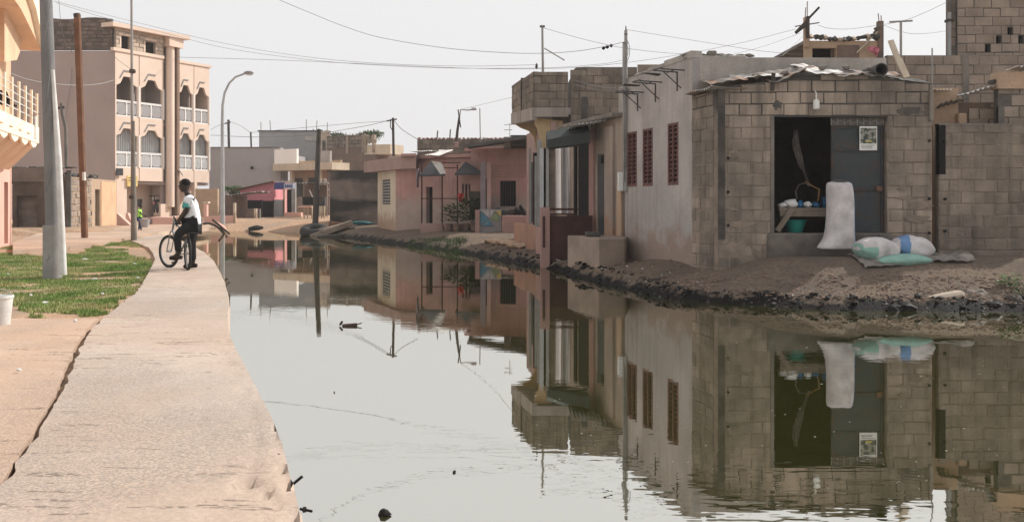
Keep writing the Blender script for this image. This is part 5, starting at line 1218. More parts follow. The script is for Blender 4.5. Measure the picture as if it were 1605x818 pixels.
# ================================================================ poles
t = thing('utility_pole', 'tall thick grey concrete pole in a wide sleeve on the grass', 'pole', P(82,432,16.0))
MB().tube([P(83,425,16.0), P(80,250,16.0), P(76,120,16.0), P(70,-60,16.0)], [.105,.108,.107,.095], 16).build('pole', mat('grey_pole', (.2,.195,.195), .1, 2, c2=(.15,.145,.14), c2a=.6, bump=.15, rough=.7, streak=((.2,.2,.2), .4)), t, smooth=True)
MB().tube([P(82,436,16.0), P(82,353,16.0)], .147, 18).build('sleeve', M_steel, t, smooth=True)
for y0, y1 in ((420,390),(300,262),(180,90),(60,-10)):
    MB().tube([P(70,y0,15.88), P(76,(y0+y1)/2,15.85), P(81,y1,15.88)], .007, 5).build('cable', M_wire, t)
t = thing('steel_strut', 'pale slim strut leaning against the thick grey pole', 'pole', P(98,430,15.9))
MB().tube([P(99.5,431,15.85), P(92,250,15.9), P(82.5,110,15.95)], [.056,.05,.03], 10).build('strut', M_whp, t, smooth=True)
t = thing('wooden_pole', 'red brown wooden pole standing on the left grass', 'pole', P(133,376,30.6))
MB().beam(P(133,378,30.6), P(121,22,30.6), .17, .17, up=(0,1,0)).build('pole', M_woodb, t, bev=.02)
MB().box(PX(131,30.5), PX(134.5,30.5), 30.4, 30.5, PZ(283,30.5), PZ(270,30.5)).build('tin_tag', M_whp, t); MB().tube([P(121,28,30.6), P(120,22,30.6)], .11, 8).build('cap', M_iron, t)
t = thing('steel_pole', 'thin steel pole with a thick foot sleeve by the path', 'pole', P(210,377,30.4))
MB().tube([P(210,375,30.4), P(207,190,30.4), P(206,-20,30.4)], [.05,.045,.035], 10).build('pole', M_steel, t, smooth=True); MB().tube([P(210,380,30.4), P(209,310,30.4), P(208.5,190,30.4)], [.095,.085,.055], 10).build('sleeve', M_conc, t, smooth=True)
for y in (112, 309): MB().lathe([(.09,-.06),(.11,0),(.09,.06)], P(207.5,y,30.4), 10).build('collar', M_woodk, t)
t = thing('bent_pipe', 'dark conduit running up beside the thick grey pole', 'pipe', P(105,280,45))
MB().tube([P(104,262,44), P(103,200,44), P(98,180,44), P(96,162,44)], .08, 8).build('pipe', M_conc, t, smooth=True); MB().tube([P(90,170,44), P(101,168,44)], .06, 6).build('bar', M_woodk, t)
# curved street lamp
t = thing('street_lamp', 'slender street lamp with a curved arm over the far bank', 'street lamp', P(349,352,50))
arm = [P(349,354,50), P(349,300,50), P(348.5,200,50), P(349,165,50), P(352,146,50), P(359,131,50), P(369,121,50), P(383,116,50)]
MB().tube(arm, [.12,.1,.085,.07,.06,.055,.05,.05], 10).build('pole', M_galv, t, smooth=True)
mb = MB(); mb.blob(P(390,114.5,50), (.27,.14,.11), 2, .02); mb.build('lamp_head', M_steel, t, smooth=True); MB().blob(P(391,117,50), (.2,.11,.06), 2, .02).build('lamp_glass', M_whp, t, smooth=True)
# dark leaning pole
t = thing('wooden_pole', 'dark wooden pole leaning beside the black stained wall', 'pole', P(494,356,46))
MB().tube([P(494,357,46), P(497,280,46), P(500,203,46)], [.15,.13,.11], 8).build('pole', M_woodk, t, smooth=True)
t = thing('power_pole', 'distant power pole with crossarm above the cream cornered house', 'pole', P(617,243,40.5))
MB().tube([P(617,245,40.5), P(616,185,40.5)], .055, 7).build('pole', M_woodk, t); MB().tube([P(606,190,40.5), P(622,187,40.5)], .03, 5).build('crossarm', M_woodk, t); MB().tube([P(612,187,40.5), P(612,200,40.5), P(615,204,40.5)], .02, 5).build('stay', M_woodk, t)
t = thing('power_pole', 'distant pole with a small crossarm right of the street lamp', 'pole', P(358,232,75))
MB().tube([P(359,236,75), P(358,188,75)], .1, 6).build('pole', M_woodk, t); MB().tube([P(352,194,75), P(361,192,75)], .06, 5).build('crossarm', M_woodk, t)
t = thing('power_pole', 'short distant stub pole on the pale grey house roof', 'pole', P(394,232,76)); MB().tube([P(394,236,76), P(393,207,76)], .07, 6).build('pole', M_woodk, t)
t = thing('steel_mast', 'thin steel mast with a slanting stay on the balcony roof', 'mast', P(851,112,25.5))
MB().tube([P(851,113,25.5), P(850,40,25.5)], [.035,.03], 7).build('mast', M_steel, t); MB().tube([P(853,76,25.4), P(885,95,25.4)], .018, 5).build('stay', M_steel, t); MB().tube([P(846,42,25.5), P(854,42,25.5)], .03, 5).build('insulator', M_iron, t); MB().blob(P(841,104,25.5), (.04,.04,.09), 1, .1).build('insulator', M_iron, t)
# ================================================================ wires
def wire(lab, pts, px_=.55, m=M_wire):
    px_ *= .72
    P3 = [V(p) for p in pts]; out = []
    for i in range(len(P3)-1):
        a, b = P3[i], P3[i+1]; p0 = P3[i-1] if i else a*2-b; p3 = P3[i+2] if i+2 < len(P3) else b*2-a
        for k in range(6):
            t = k/6; out.append(.5*((2*a) + (b-p0)*t + (2*p0-5*a+4*b-p3)*t*t + (3*a-p0-3*b+p3)*t**3))
    out.append(P3[-1]); tag(MB().tube(out, [max(.004, px_*p.y/F) for p in out], 5).build('power_line', m), lab, 'wire')
wire('highest power line curving down from the top of the sky', [P(437,0,20), P(480,18,21), P(540,42,23), P(600,60,24), P(700,76,25), P(790,83,25), P(850,84,25), P(900,81,23), P(945,74,21.5), P(979,66,20.4)], .6)
wire('long power line from the thick pole to the steel mast on the balcony roof', [P(84,2,16), P(160,22,18), P(240,42,21), P(340,66,24), P(440,84,26), P(540,96,27), P(640,102,26), P(740,104,26), P(841,102,25.5)], .42)
wire('upper of two near parallel power lines above the apartment roof', [P(88,5,16), P(170,30,18), P(250,50,21), P(350,75,24), P(450,90,26), P(550,100,27), P(700,107,26), P(850,107,25), P(940,101,22), P(980,94,20.4)], .42)
wire('power line passing low over the white house toward the rooftop room', [P(275,90,60), P(420,94,50), P(560,100,40), P(720,107,30), P(860,108,25), P(960,101,22.5), P(1060,87,22), P(1160,68,23), P(1247,46,23.9)], .42)
wire('power line from the balcony mast to the tall service mast', [P(851,44,25.5), P(900,58,23.5), P(940,68,22), P(980,76,20.4), P(1040,83,21), P(1090,86,22)], .45)
wire('power line from the top of the service mast to the rooftop room', [P(982,47,20.3), P(1050,58,21), P(1120,69,22), P(1190,80,23), P(1255,86,23.8)], .45)
wire('slack power line between the two rooftop aerials', [P(1282,40,23.9), P(1300,45,23.8), P(1330,46,23.5), P(1370,41,22), P(1412,34,19.4), P(1450,20,19), P(1500,-4,18)], .4)
wire('thin wire from the crooked aerial down to the white house roof', [P(1255,52,23.9), P(1200,72,22), P(1140,88,20)], .35)
wire('low wire right of the T-shaped aerial', [P(1385,40,22), P(1420,52,21), P(1450,53,21), P(1490,48,22)], .35)
wire('guy wire from the crooked aerial to the roof wall', [P(1258,58,23.9), P(1240,75,21), P(1226,88,18)], .35)
wire('service cable from the power pole down to the pink house', [P(617,188,40.5), P(630,203,39.5), P(655,219,38.8)], .7)
wire('wire from the power pole across to the apartment house', [P(615,188,40.5), P(560,200,48), P(480,212,58), P(400,215,64), P(330,212,62.5)], .55)
wire('lower wire from the power pole to the far roofs', [P(606,190,40.5), P(560,193,50), P(480,200,62), P(394,208,76)], .45)
wire('short wire between the two distant power poles', [P(358,190,75), P(376,197,76), P(394,209,76)], .45)
wire('wire from the far power pole to the apartment house', [P(358,191,75), P(345,196,70), P(331,203,62.9)], .7)
wire('low wire to the balcony house from the leaning roof pole', [P(722,172,42), P(760,163,36), P(802,153,28)], .35)
wire('pale cable sagging across the mauve shaded side wall', [P(0,108,30), P(45,125,35), P(90,132,40), P(130,134,45), P(160,131,50), P(178,126,55.9)], .5, M_galv)
wire('dark cable running down the mauve shaded side wall', [P(92,0,40), P(96,40,45), P(104,72,52), P(112,80,55.9), P(112,120,55.9), P(105,170,55.9), P(100,200,55.9)], .5)
wire('cable from the mauve shaded side wall to the steel pole', [P(178,88,55.9), P(190,98,45), P(207,110,30.4)], .5)
wire('cable joining the yellow house to the thick grey pole', [P(48,182,28), P(60,179,22), P(72,176,16)], .6)
wire('tangled cable bundle left of the white house brackets', [P(900,126,24.4), P(930,134,23), P(955,138,21), P(985,140,20.2), P(1010,142,19.5)], .9)
wire('second tangled cable above the pale terrace house', [P(900,133,24.4), P(940,142,22), P(975,144,20.4), P(1000,150,19.6)], .7)
for (x, y) in ((946,76),(952,74),(959,72)):
    pass
mb = MB(); [mb.blob(P(x, y, 21.4), .045, 1, .2) for x, y in ((946,76),(952,74),(958,72))]; tag(mb.build('line_clamp', M_black), 'black splice clamp on the wire left of the service mast', 'clamp')
# ================================================================ people
M_skin = mat('dark_skin', (.035,.022,.017), .1, 8, bump=.05, rough=.55, spec=.35)
M_hair = mat('black_hair', (.008,.007,.007), .1, 20, bump=.5)
M_shirt = mat('white_shirt', (.72,.73,.76), .05, 6, bump=.2)
M_trous = mat('black_trousers', (.014,.014,.016), .2, 8, bump=.3)
M_shoe = mat('dark_shoe', (.03,.022,.02), .2, 8, bump=.1)
M_sleeve = mat('teal_sleeve', (.08,.33,.32), .1, 6, bump=.1)
M_lime = mat('lime_shirt', (.36,.72,.1), .08, 6, bump=.1)
M_jean = mat('blue_jeans', (.06,.09,.18), .15, 6, bump=.1)
def skin(name, chains, m, parent, sub=2, root=0):
    """chains: lists of (point, radius); points that coincide are welded"""
    vs, es, rs = [], [], []; key = {}
    def vid(p, r):
        k = tuple(round(c, 4) for c in p)
        if k not in key: key[k] = len(vs); vs.append(V(p)); rs.append(r)
        return key[k]
    for ch in chains:
        ids = [vid(p, r) for p, r in ch]
        es += [(a, b) for a, b in zip(ids, ids[1:]) if a != b]
    o0 = W[parent.name]; me = bpy.data.meshes.new(name); me.from_pydata([v - o0 for v in vs], es, []); me.materials.append(m)
    o = link(name, me, o0, parent); md = o.modifiers.new('skin', 'SKIN'); md.use_smooth_shade = True; md.branch_smoothing = .4
    for i, sv in enumerate(me.skin_vertices[0].data):
        r = rs[i]; sv.radius = r if isinstance(r, tuple) else (r, r); sv.use_root = (i == root)
    s = o.modifiers.new('sub', 'SUBSURF'); s.levels = s.render_levels = sub
    return o
def lerp(a, b, t): return V(a).lerp(V(b), t)
def person(name, lab, J, s, m_shirt, m_leg, sleeve=None, face=V((-1, 0, 0)), group=None):
    """J: joints in world space; s: overall scale (1 = adult)"""
    foot = min((J['ft1'], J['ft2']), key=lambda v: v.z)
    t = thing(name, lab, 'person', (J['pel'].x, J['pel'].y, foot.z - .02), group)
    ch = [[(J['pel'], .13*s), (J['spine'], .115*s), (J['chest'], .13*s), (J['neck'], .05*s), (J['head'], .055*s)]]
    for k in '12':
        ch.append([(J['chest'], .13*s), (J['sh'+k], .055*s), (J['el'+k], .042*s), (J['wr'+k], .028*s), (J['hd'+k], .03*s)])
        d = (J['hd'+k] - J['wr'+k]).normalized(); side_ = d.cross(face).normalized() if abs(d.dot(face)) < .95 else V((0,1,0))
        for i in range(4):
            b = J['hd'+k] + side_*(.024*s*(i-1.5)) + d*.02*s; l = (.045, .055, .052, .04)[i]*s
            ch.append([(J['hd'+k], .03*s), (b, .011*s), (b + d*l, .009*s), (b + d*l*1.2 + V((0,0,-.025*s)), .007*s)])
        ch.append([(J['hd'+k], .03*s), (J['hd'+k] + side_*.045*s - d*.0*s, .011*s), (J['hd'+k] + side_*.06*s + d*.04*s, .008*s)])
        ch.append([(J['pel'], .13*s), (J['hip'+k], .09*s), (J['kn'+k], .062*s), (J['an'+k], .04*s), (J['ft'+k], .035*s)])
    skin('body', ch, M_skin, t)
    # head with face
    h = J['headc']; hb = MB(); up = V((0,0,1)); f = face; sd_ = up.cross(f)
    def hp(a, b, c): return h + f*a*s + sd_*b*s + up*c*s
    n = 16; rows = [(-.125,.035,.03),(-.105,.055,.05),(-.07,.075,.06),(-.03,.09,.068),(.02,.098,.074),(.06,.095,.072),(.09,.075,.058),(.11,.04,.03),(.117,.008,.008)]
    for z, a, b in rows:
        for k in range(n):
            q = 2*math.pi*k/n; ca, sa = math.cos(q), math.sin(q)
            hb.v.append(hp(a*ca*(1.0 if ca < 0 else .95) + (.012 if z < -.03 else 0)*max(ca, 0), b*sa, z))
    hb.f = [(i*n+k, i*n+(k+1)%n, (i+1)*n+(k+1)%n, (i+1)*n+k) for i in range(len(rows)-1) for k in range(n)] + [tuple(range(n))[::-1], tuple(range((len(rows)-1)*n, len(rows)*n))]; hb.m = [0]*len(hb.f)
    hb.blob(hp(.098, 0, -.02), (.02*s, .014*s, .022*s), 1, .0); hb.blob(hp(.09, 0, -.065), (.016*s, .024*s, .009*s), 1, 0); hb.blob(hp(.088,0,-.055), (.015*s,.023*s,.008*s), 1, 0)
    for q in (-1, 1):
        hb.blob(hp(-.005, .074*q, -.015), (.022*s, .01*s, .03*s), 1, 0)
    hd = hb.build('head', M_skin, t, smooth=True, angle=180)
    for q in (-1, 1): MB().blob(hp(.088, .03*q, .012), .009*s, 1, 0).build('eye', M_whp, hd)
    hm = MB()
    hm.blob(hp(-.014, 0, .04), (.093*s, .079*s, .083*s), 3, .04, 6); hm.build('hair', M_hair, t, smooth=True)
    # clothes
    k1 = 1.22
    sl_ = []
    sh = [[(lerp(J['pel'], J['spine'], -.25), .155*s), (J['pel'], .16*s), (J['spine'], .145*s), (J['chest'], .17*s), (lerp(J['chest'], J['neck'], .7), .1*s)]]
    for k in '12': sh.append([(J['chest'], .17*s), (J['sh'+k], .1*s), (lerp(J['sh'+k], J['el'+k], .62), .068*s)])
    skin('shirt', sh, m_shirt, t)
    if sleeve:
        for k in '12': MB().tube([lerp(J['sh'+k], J['el'+k], .3) + face*.025*s, lerp(J['sh'+k], J['el'+k], .64) + face*.02*s], [.07*s, .066*s], 12, cap=False).build('sleeve', sleeve, t, smooth=True)
    tr = []
    for k in '12': tr.append([(J['pel'] + V((0,0,-.02*s)), .15*s), (J['hip'+k], .112*s), (lerp(J['hip'+k], J['kn'+k], .5), .096*s), (J['kn'+k], .082*s), (lerp(J['kn'+k], J['an'+k], .92), .062*s)])
    skin('trousers', tr, m_leg, t)
    for k in '12':
        a = J['an'+k]; b = J['ft'+k]; d = (b - a); d.z = 0; d = d.normalized() if d.length > .01 else face
        mb = MB(); mb.v = []
        c0_ = V((a.x, a.y, b.z)); 
        mb.tube([c0_ - d*.07*s + V((0,0,.01*s)), c0_ + V((0,0,.015*s)), c0_ + d*.09*s + V((0,0,.0*s)), c0_ + d*.165*s - V((0,0,.006*s)), c0_ + d*.185*s - V((0,0,.01))], [.034*s,.046*s,.046*s,.038*s,.015*s], 12)
        mb.build('shoe', M_shoe, t, smooth=True)
    return t
RD = 17.75
def Q(x, y, dd): return P(x, y, RD-.38+dd)
J = dict(pel=Q(302.5,349,0), spine=Q(303,334,0), chest=Q(300,316,0), neck=Q(294,304,0), head=Q(291,298,0), headc=Q(289.3,290.5,0),
    sh1=Q(297,313,-.18), el1=Q(292.5,331,-.18), wr1=P(283,345,RD-.27), hd1=P(279.5,348.5,RD-.22),
    sh2=Q(297,313,.18), el2=Q(290,331,.4), wr2=P(280,345,RD+.25), hd2=P(276,348.5,RD+.31),
    hip1=Q(299,353,-.1), kn1=Q(278,367,-.12), an1=Q(279.5,398,.05), ft1=Q(271,404,.08),
    hip2=Q(303,354,.1), kn2=Q(300.5,380,.3), an2=Q(303,409,.34), ft2=Q(300,414,.34))
J['ft2'].z = .345; J['an2'].z = .4
person('person', 'young person in white shirt and black trousers sitting astride a bicycle', J, 1.0, M_shirt, M_trous, M_sleeve)
def Qc(x, y, dd=0): return P(x+2, y, 39+dd)
J = dict(pel=Qc(217,341), spine=Qc(217,336), chest=Qc(217.3,331), neck=Qc(218,327), head=Qc(218.5,325), headc=Qc(218.8,322.5),
    sh1=Qc(216.5,329.5,-.12), el1=Qc(219,335,-.16), wr1=Qc(223,338,-.15), hd1=Qc(225,338.5,-.12),
    sh2=Qc(216.5,329.5,.12), el2=Qc(219,335,.16), wr2=Qc(223,338,.15), hd2=Qc(225,338.5,.12),
    hip1=Qc(216.5,343,-.06), kn1=Qc(219,351,-.09), an1=Qc(219,360,-.1), ft1=Qc(220,362,-.1),
    hip2=Qc(217,343,.06), kn2=Qc(217,351,.09), an2=Qc(215.5,360,.12), ft2=Qc(216.5,362,.12))
person('person', 'small child in lime green shirt and jeans carrying a tub on the far paving', J, .66, M_lime, M_jean, face=V((1,0,0)))
q = P(227, 350, 38.8); tag(MB().lathe([(0,-.17),(.13,-.17),(.2,.16),(.215,.17),(.2,.175),(.19,.16),(.12,-.15),(0,-.15)], q, 18).build('tub', M_farg, smooth=True), 'grey tub held by the child in the lime shirt', 'tub')
# ================================================================ bicycle
M_tyre = mat('tyre_rubber', (.02,.019,.018), .1, 5, bump=.05, rough=.7); M_rim = mat('alloy_rim', (.38,.38,.39), .05, 5, bump=0, rough=.35, metal=.7)
M_frame = mat('silver_frame_paint', (.2,.2,.21), .1, 5, bump=0, rough=.35, spec=.5); M_blk = mat('black_rubber', (.02,.02,.02), .1, 5, bump=0)
bk = thing('bicycle', 'black and silver bicycle standing across the path under its rider', 'bicycle', (PX(282,RD), RD, .30))
def wheel(c, ang, r, par, spokes=20):
    c = V(c); e = V((math.cos(ang), math.sin(ang), 0)); up = V((0,0,1)); nrm = e.cross(up)
    w = thing('wheel', None, None, c); del_ = w; w.parent = par; w.location = c - W[par.name]
    ring = lambda rr, off=0: [c + e*rr*math.cos(t) + up*rr*math.sin(t) + nrm*off for t in np.linspace(0, 2*math.pi, 40, endpoint=False)]
    MB().tube(ring(r-.021), .027, 8, closed=True).build('tyre', M_tyre, w, smooth=True)
    MB().tube(ring(r-.05), .009, 6, closed=True).build('rim', M_rim, w, smooth=True)
    mb = MB()
    for k in range(spokes):
        t = 2*math.pi*k/spokes; o = nrm*(.022 if k % 2 else -.022)
        mb.tube([c + o + (e*math.cos(t+.3)+up*math.sin(t+.3))*.02, c + (e*math.cos(t)+up*math.sin(t))*(r-.055)], .0014, 3)
    mb.build('spokes', M_rim, w); MB().tube([c-nrm*.045, c+nrm*.045], .02, 10).build('hub', M_rim, w)
    return w
wf = P(265, 396.5, RD+.22); wf.z = .30+.305; wr_ = P(294.5, 398.5, RD-.42); wr_.z = .30+.30
fa_ = math.atan2(wf.y-wr_.y, wf.x-wr_.x)
wheel(wf, rad(180-36), .305, bk); wheel(wr_, rad(180-62), .30, bk)
d = (wf - wr_); d.z = 0; dl = d.length; d.normalize(); nrm = d.cross(V((0,0,1)))
bb_ = wr_ + d*dl*.42 + V((0,0,-.03)); st_ = wr_ - d*dl*.02 + V((0,0,.33)); hdt = wf - d*dl*.26 + V((0,0,.55)); hdb = wf - d*dl*.2 + V((0,0,.4))
fm = MB()
for a, b, r in ((bb_, st_, .016), (bb_, hdb, .02), (st_, hdt, .017), (hdt, hdb, .021)): fm.tube([a, b], r, 8)
for s in (-1, 1):
    fm.tube([wr_+nrm*.05*s, bb_+nrm*.02*s], .009, 6); fm.tube([wr_+nrm*.05*s, st_+nrm*.02*s], .008, 6)
fm.build('frame', M_frame, bk, smooth=True)
fk = MB()
for s in (-1, 1): fk.tube([hdb + nrm*.0, hdb+nrm*.045*s-V((0,0,.03)), wf+nrm*.045*s], .011, 6)
fk.build('fork', M_frame, bk, smooth=True)
MB().tube([st_, st_ + V((0,0,.1))], .013, 8).build('seat_post', M_rim, bk)
sp = st_ + V((0,0,.11)); MB().blob(sp, (.12,.09,.035), 2, .05).build('saddle', M_blk, bk, smooth=True)
hb_ = hdt + V((0,0,.1)); h1, h2 = P(279,350.5,RD-.2), P(275.5,350.5,RD+.33)
MB().tube([hdt, hb_], .014, 8).build('stem', M_rim, bk); MB().tube([h1, h1.lerp(hb_, .6), hb_, h2.lerp(hb_, .6), h2], .012, 8).build('handlebar', M_blk, bk, smooth=True)
for h in (h1, h2): MB().tube([h - nrm*.05, h + nrm*.05], .019, 8).build('grip', M_blk, bk)
ck = MB(); cr = [bb_ + d*.09*math.cos(t) + V((0,0,.09*math.sin(t))) - nrm*.05 for t in np.linspace(0, 2*math.pi, 24, endpoint=False)]; ck.tube(cr, .006, 4, closed=True)
for k in range(5): ck.tube([bb_-nrm*.05, cr[int(k*4.8)]], .006, 4)
ck.build('chainring', M_rim, bk)
for s, dv in ((-1, V((0,0,-.15)) + d*.06), (1, V((0,0,.15)) - d*.06)):
    c = bb_ + nrm*.08*s; k = MB().tube([c, c+dv], .01, 6).build('crank', M_rim, bk); MB().box(c.x+dv.x-.045, c.x+dv.x+.045, c.y+dv.y-.03, c.y+dv.y+.03, c.z+dv.z-.012, c.z+dv.z+.012).build('pedal', M_blk, k)
MB().tube([bb_-nrm*.055+V((0,0,.09)), wr_-nrm*.055+V((0,0,.035)), wr_-nrm*.055-V((0,0,.035)), bb_-nrm*.055-V((0,0,.09))], .005, 4).build('chain', M_iron, bk)
mb = MB(); rk = wr_ - d*.1 + V((0,0,.38))
for s in (-1, 1): mb.tube([rk+nrm*.06*s+d*.15, rk+nrm*.06*s-d*.22], .008, 5); mb.tube([rk+nrm*.06*s-d*.1, wr_+nrm*.06*s], .006, 5)
for k in range(4): mb.tube([rk+nrm*.06+d*(.12-.1*k), rk-nrm*.06+d*(.12-.1*k)], .006, 5)
mb.build('luggage_rack', M_iron, bk)
# mudguard over the rear wheel
e = V((math.cos(rad(118)), math.sin(rad(118)), 0))
MB().tube([wr_ + e*.325*math.cos(t) + V((0,0,.325*math.sin(t))) for t in np.linspace(.5, 2.6, 14)], .014, 6).build('mudguard', M_iron, bk)
# ================================================================ things on the left bank
q = P(3, 508, 9.72); z0 = .292
b = thing('bucket', 'white plastic bucket standing on the edge of the slab', 'bucket', (q.x-.04, 9.75, z0))
c_ = V((q.x-.04, 9.75, z0)); MB().lathe([(0,0),(.098,0),(.125,.27),(.133,.272),(.133,.295),(.12,.297),(.11,.29),(.09,.02),(0,.02)], c_, 28).build('bucket_body', M_whp, b, smooth=True)
MB().tube([c_ + V((.125*math.cos(t), .0, .29+.07*math.sin(t))) for t in np.linspace(.1, math.pi-.1, 12)], .004, 5).build('handle', M_steel, b)
# floating things
def floater(nm, x, y, rx, ry, rz, m, lab, cat='debris'):
    X, Y = wp(x, y); return tag(MB().blob((X, Y, .005), (rx, ry, rz), 2, .5, 2.5).build(nm, m), lab, cat)
X, Y = wp(549, 511); mb = MB(); mb.beam((X-.1, Y, .005), (X+.08, Y+.04, .015), .07, .035); mb.beam((X-.13, Y, .01), (X-.1, Y+.02, .06), .04, .02); mb.beam((X+.07, Y+.03, .015), (X+.14, Y+.04, .035), .014, .014)
tag(mb.build('floating_wood', mat('wet_wood', (.05,.03,.03), .3, 9, bump=.3), bev=.01), 'dark red brown scrap of wood floating in mid water', 'debris')
floater('floating_scrap', 602, 806, .032, .03, .022, M_black, 'black scrap floating near the bottom of the picture'); floater('floating_scrap', 477, 798, .012, .012, .01, M_black, 'small black scrap close beside the path edge'); floater('floating_scrap', 712, 740, .009, .016, .005, M_black, 'tiny dark leaf floating in the lower middle water')
floater('floating_scrap', 524, 615, .007, .01, .006, M_conc, 'tiny speck floating left of the middle water')
mb = MB()
for i in range(70):
    cx0, cy0 = ((1180,560),(1300,640),(1480,560),(900,640),(1380,740),(1550,690),(1050,700))[i % 7]
    x, y = R.gauss(cx0, 60), R.gauss(cy0, 25)
    X, Y = wp(x, y); s = U(.003,.008)*Y/8; mb.blob((X, Y, .001), (s, s*U(.6,1.6), .003), 0, .3) if False else mb.box(X-s, X+s, Y-s*.8, Y+s*.8, -.002, .003)
tag(mb.build('floating_specks', mat('pale_scum', (.26,.26,.22), .2, 5, bump=0)), 'pale specks of scum floating on the water', kind='stuff')
for k, (x, y) in enumerate(((1168,797),(1205,802),(1140,790))): pass
# twigs at the path edge
for k, (x, y, l, lab) in enumerate(((458,762,.07,'black twig stuck to the crumbling path edge'),(474,797,.06,'short twig lying in the water below the path edge'))):
    X, Y = wp(x, y, .2); tag(MB().beam((X-.01, Y, .2), (X+l*.6, Y+.03, .24 if k == 0 else .18), .012, .01).build('twig', M_black), lab, 'twig')
# fallen planks and tyre at the end of the bank
for i, (x0, y0, x1, y1, D, w, m, lab) in enumerate(((478,368,530,359,42.8,.35,M_woodk,'dark thick board at the back of the plank heap'),(500,366,550,353,42.2,.3,M_wood,'second grey plank slanting above the long one'),(487,374,552,351,42,.32,M_wood,'long grey plank slanting up over the heap at the water end'),(505,371,556,362,42.3,.3,M_woodk,'dark board lying under the long slanted plank'),(517,353,545,356,43,.25,M_woodb,'red brown board lying on top of the plank heap'),(498,376,560,371,41,.4,M_woodk,'low dark board at the water edge under the heap'))):
    tag(MB().beam(P(x0,y0-2,D), P(x1,y1-2,D+.6), w, .24).build('plank', m, bev=.02), lab, 'plank')
c_ = P(492, 364, 42.6); mb = MB(); mb.tube([c_ + V((.42*math.cos(t), .35*math.sin(t), .12*math.sin(t)+.05)) for t in np.linspace(0, 2*math.pi, 22, endpoint=False)], .22, 10, closed=True)
tag(mb.build('tyre', M_tyre, smooth=True), 'old black tyre lying at the left end of the plank heap', 'tyre')
tag(MB().blob(P(484,368,42.3), (.35,.3,.13), 2, .4).build('mud_lump', M_black), 'dark lump left of the old tyre', 'lump')
mb = MB(); c_ = P(402, 361, 49); mb.blob(c_, (.45,.35,.26), 2, .35); tag(mb.build('tyre_stub', M_black, smooth=True), 'round black lump in the shallow far water', 'lump'); tag(MB().blob(P(415,364,49), (.35,.2,.1), 2, .4).build('mud_lump', M_woodk), 'flat dark lump right of the round black lump', 'lump'); tag(MB().blob(P(459,362.5,48), (.12,.1,.07), 1, .3).build('stone', M_black), 'small dark stone in the far water', 'stone')
tag(MB().blob(P(440,350.5,53), (.3,.15,.08), 1, .3).build('stone', M_woodk), 'dark scrap on the far sandy bank', 'stone')
# bent hoop and sticks behind the rider
t = thing('fallen_frame', 'bent dark hoop and sticks propped in the water behind the rider', 'frame', P(345,368,26))
hoop = [P(x, y, 26) for x, y in ((318,351),(326,350),(334,352),(341,356),(347,362),(351,367),(347,373),(343,378))]
MB().tube(hoop, .03, 8).build('hoop', M_woodk, t, smooth=True); MB().tube([p + V((.03,0,-.03)) for p in hoop[2:]], .02, 6).build('hoop', M_tan, t)
MB().beam(P(333,344,26), P(360,367,26), .05, .05).build('stick', M_woodk, t); MB().beam(P(345,357,26), P(356,372,26.1), .09, .04).build('stick', M_woodk, t)
MB().add([P(335,345,26.2), P(352,353,26.4), P(356,360,26.4), P(346,356,26.2), P(335,346.5,26.25), P(352,354.5,26.45), P(356,361.5,26.45), P(346,357.5,26.25)], [(0,1,2,3),(7,6,5,4),(0,4,5,1),(1,5,6,2),(2,6,7,3),(3,7,4,0)]).build('cloth', M_pinkw, t)
# scooter parked by the apartment house
def scooter(T, lab):
    t = thing('motorbike', lab, 'motorbike', T @ V((0,0,0)))
    for x in (-.6, .6):
        MB().tube([T @ V((x+.24*math.cos(a), 0, .27+.24*math.sin(a))) for a in np.linspace(0, 2*math.pi, 20, endpoint=False)], .045, 6, closed=True).build('wheel', M_tyre, t)
    mb = MB(T); mb.beam((-.6,0,.3), (-.1,0,.55), .14); mb.beam((-.1,0,.4), (.25,0,.45), .2, .3); mb.beam((.25,0,.5), (.45,0,.95), .08); mb.beam((.45,0,.95), (.6,0,.27), .06); mb.build('body', M_iron, t)
    MB(T).beam((-.7,0,.74), (.1,0,.7), .22, .12).build('seat', M_black, t); MB(T).beam((.4,-.32,1.02), (.4,.32,1.02), .04).build('handlebar', M_black, t); MB(T).box(.46,.58,-.1,.1,.8,.95).build('headlight', M_whp, t); MB(T).box(-.1,.2,-.12,.12,.5,.68).build('tank', M_pinkred, t)
scooter(Matrix.Translation((PX(243,52.5), 52.6, .9)) @ Matrix.Rotation(rad(120), 4, 'Z') @ Matrix.Scale(.9, 4), 'dark parked motorbike before the apartment entrance')
simple('entrance_platform', 232, 262, 340.5, 350, 52, M_pinkw, 'raised entrance platform behind the low pink wall', 'step', 1.5)

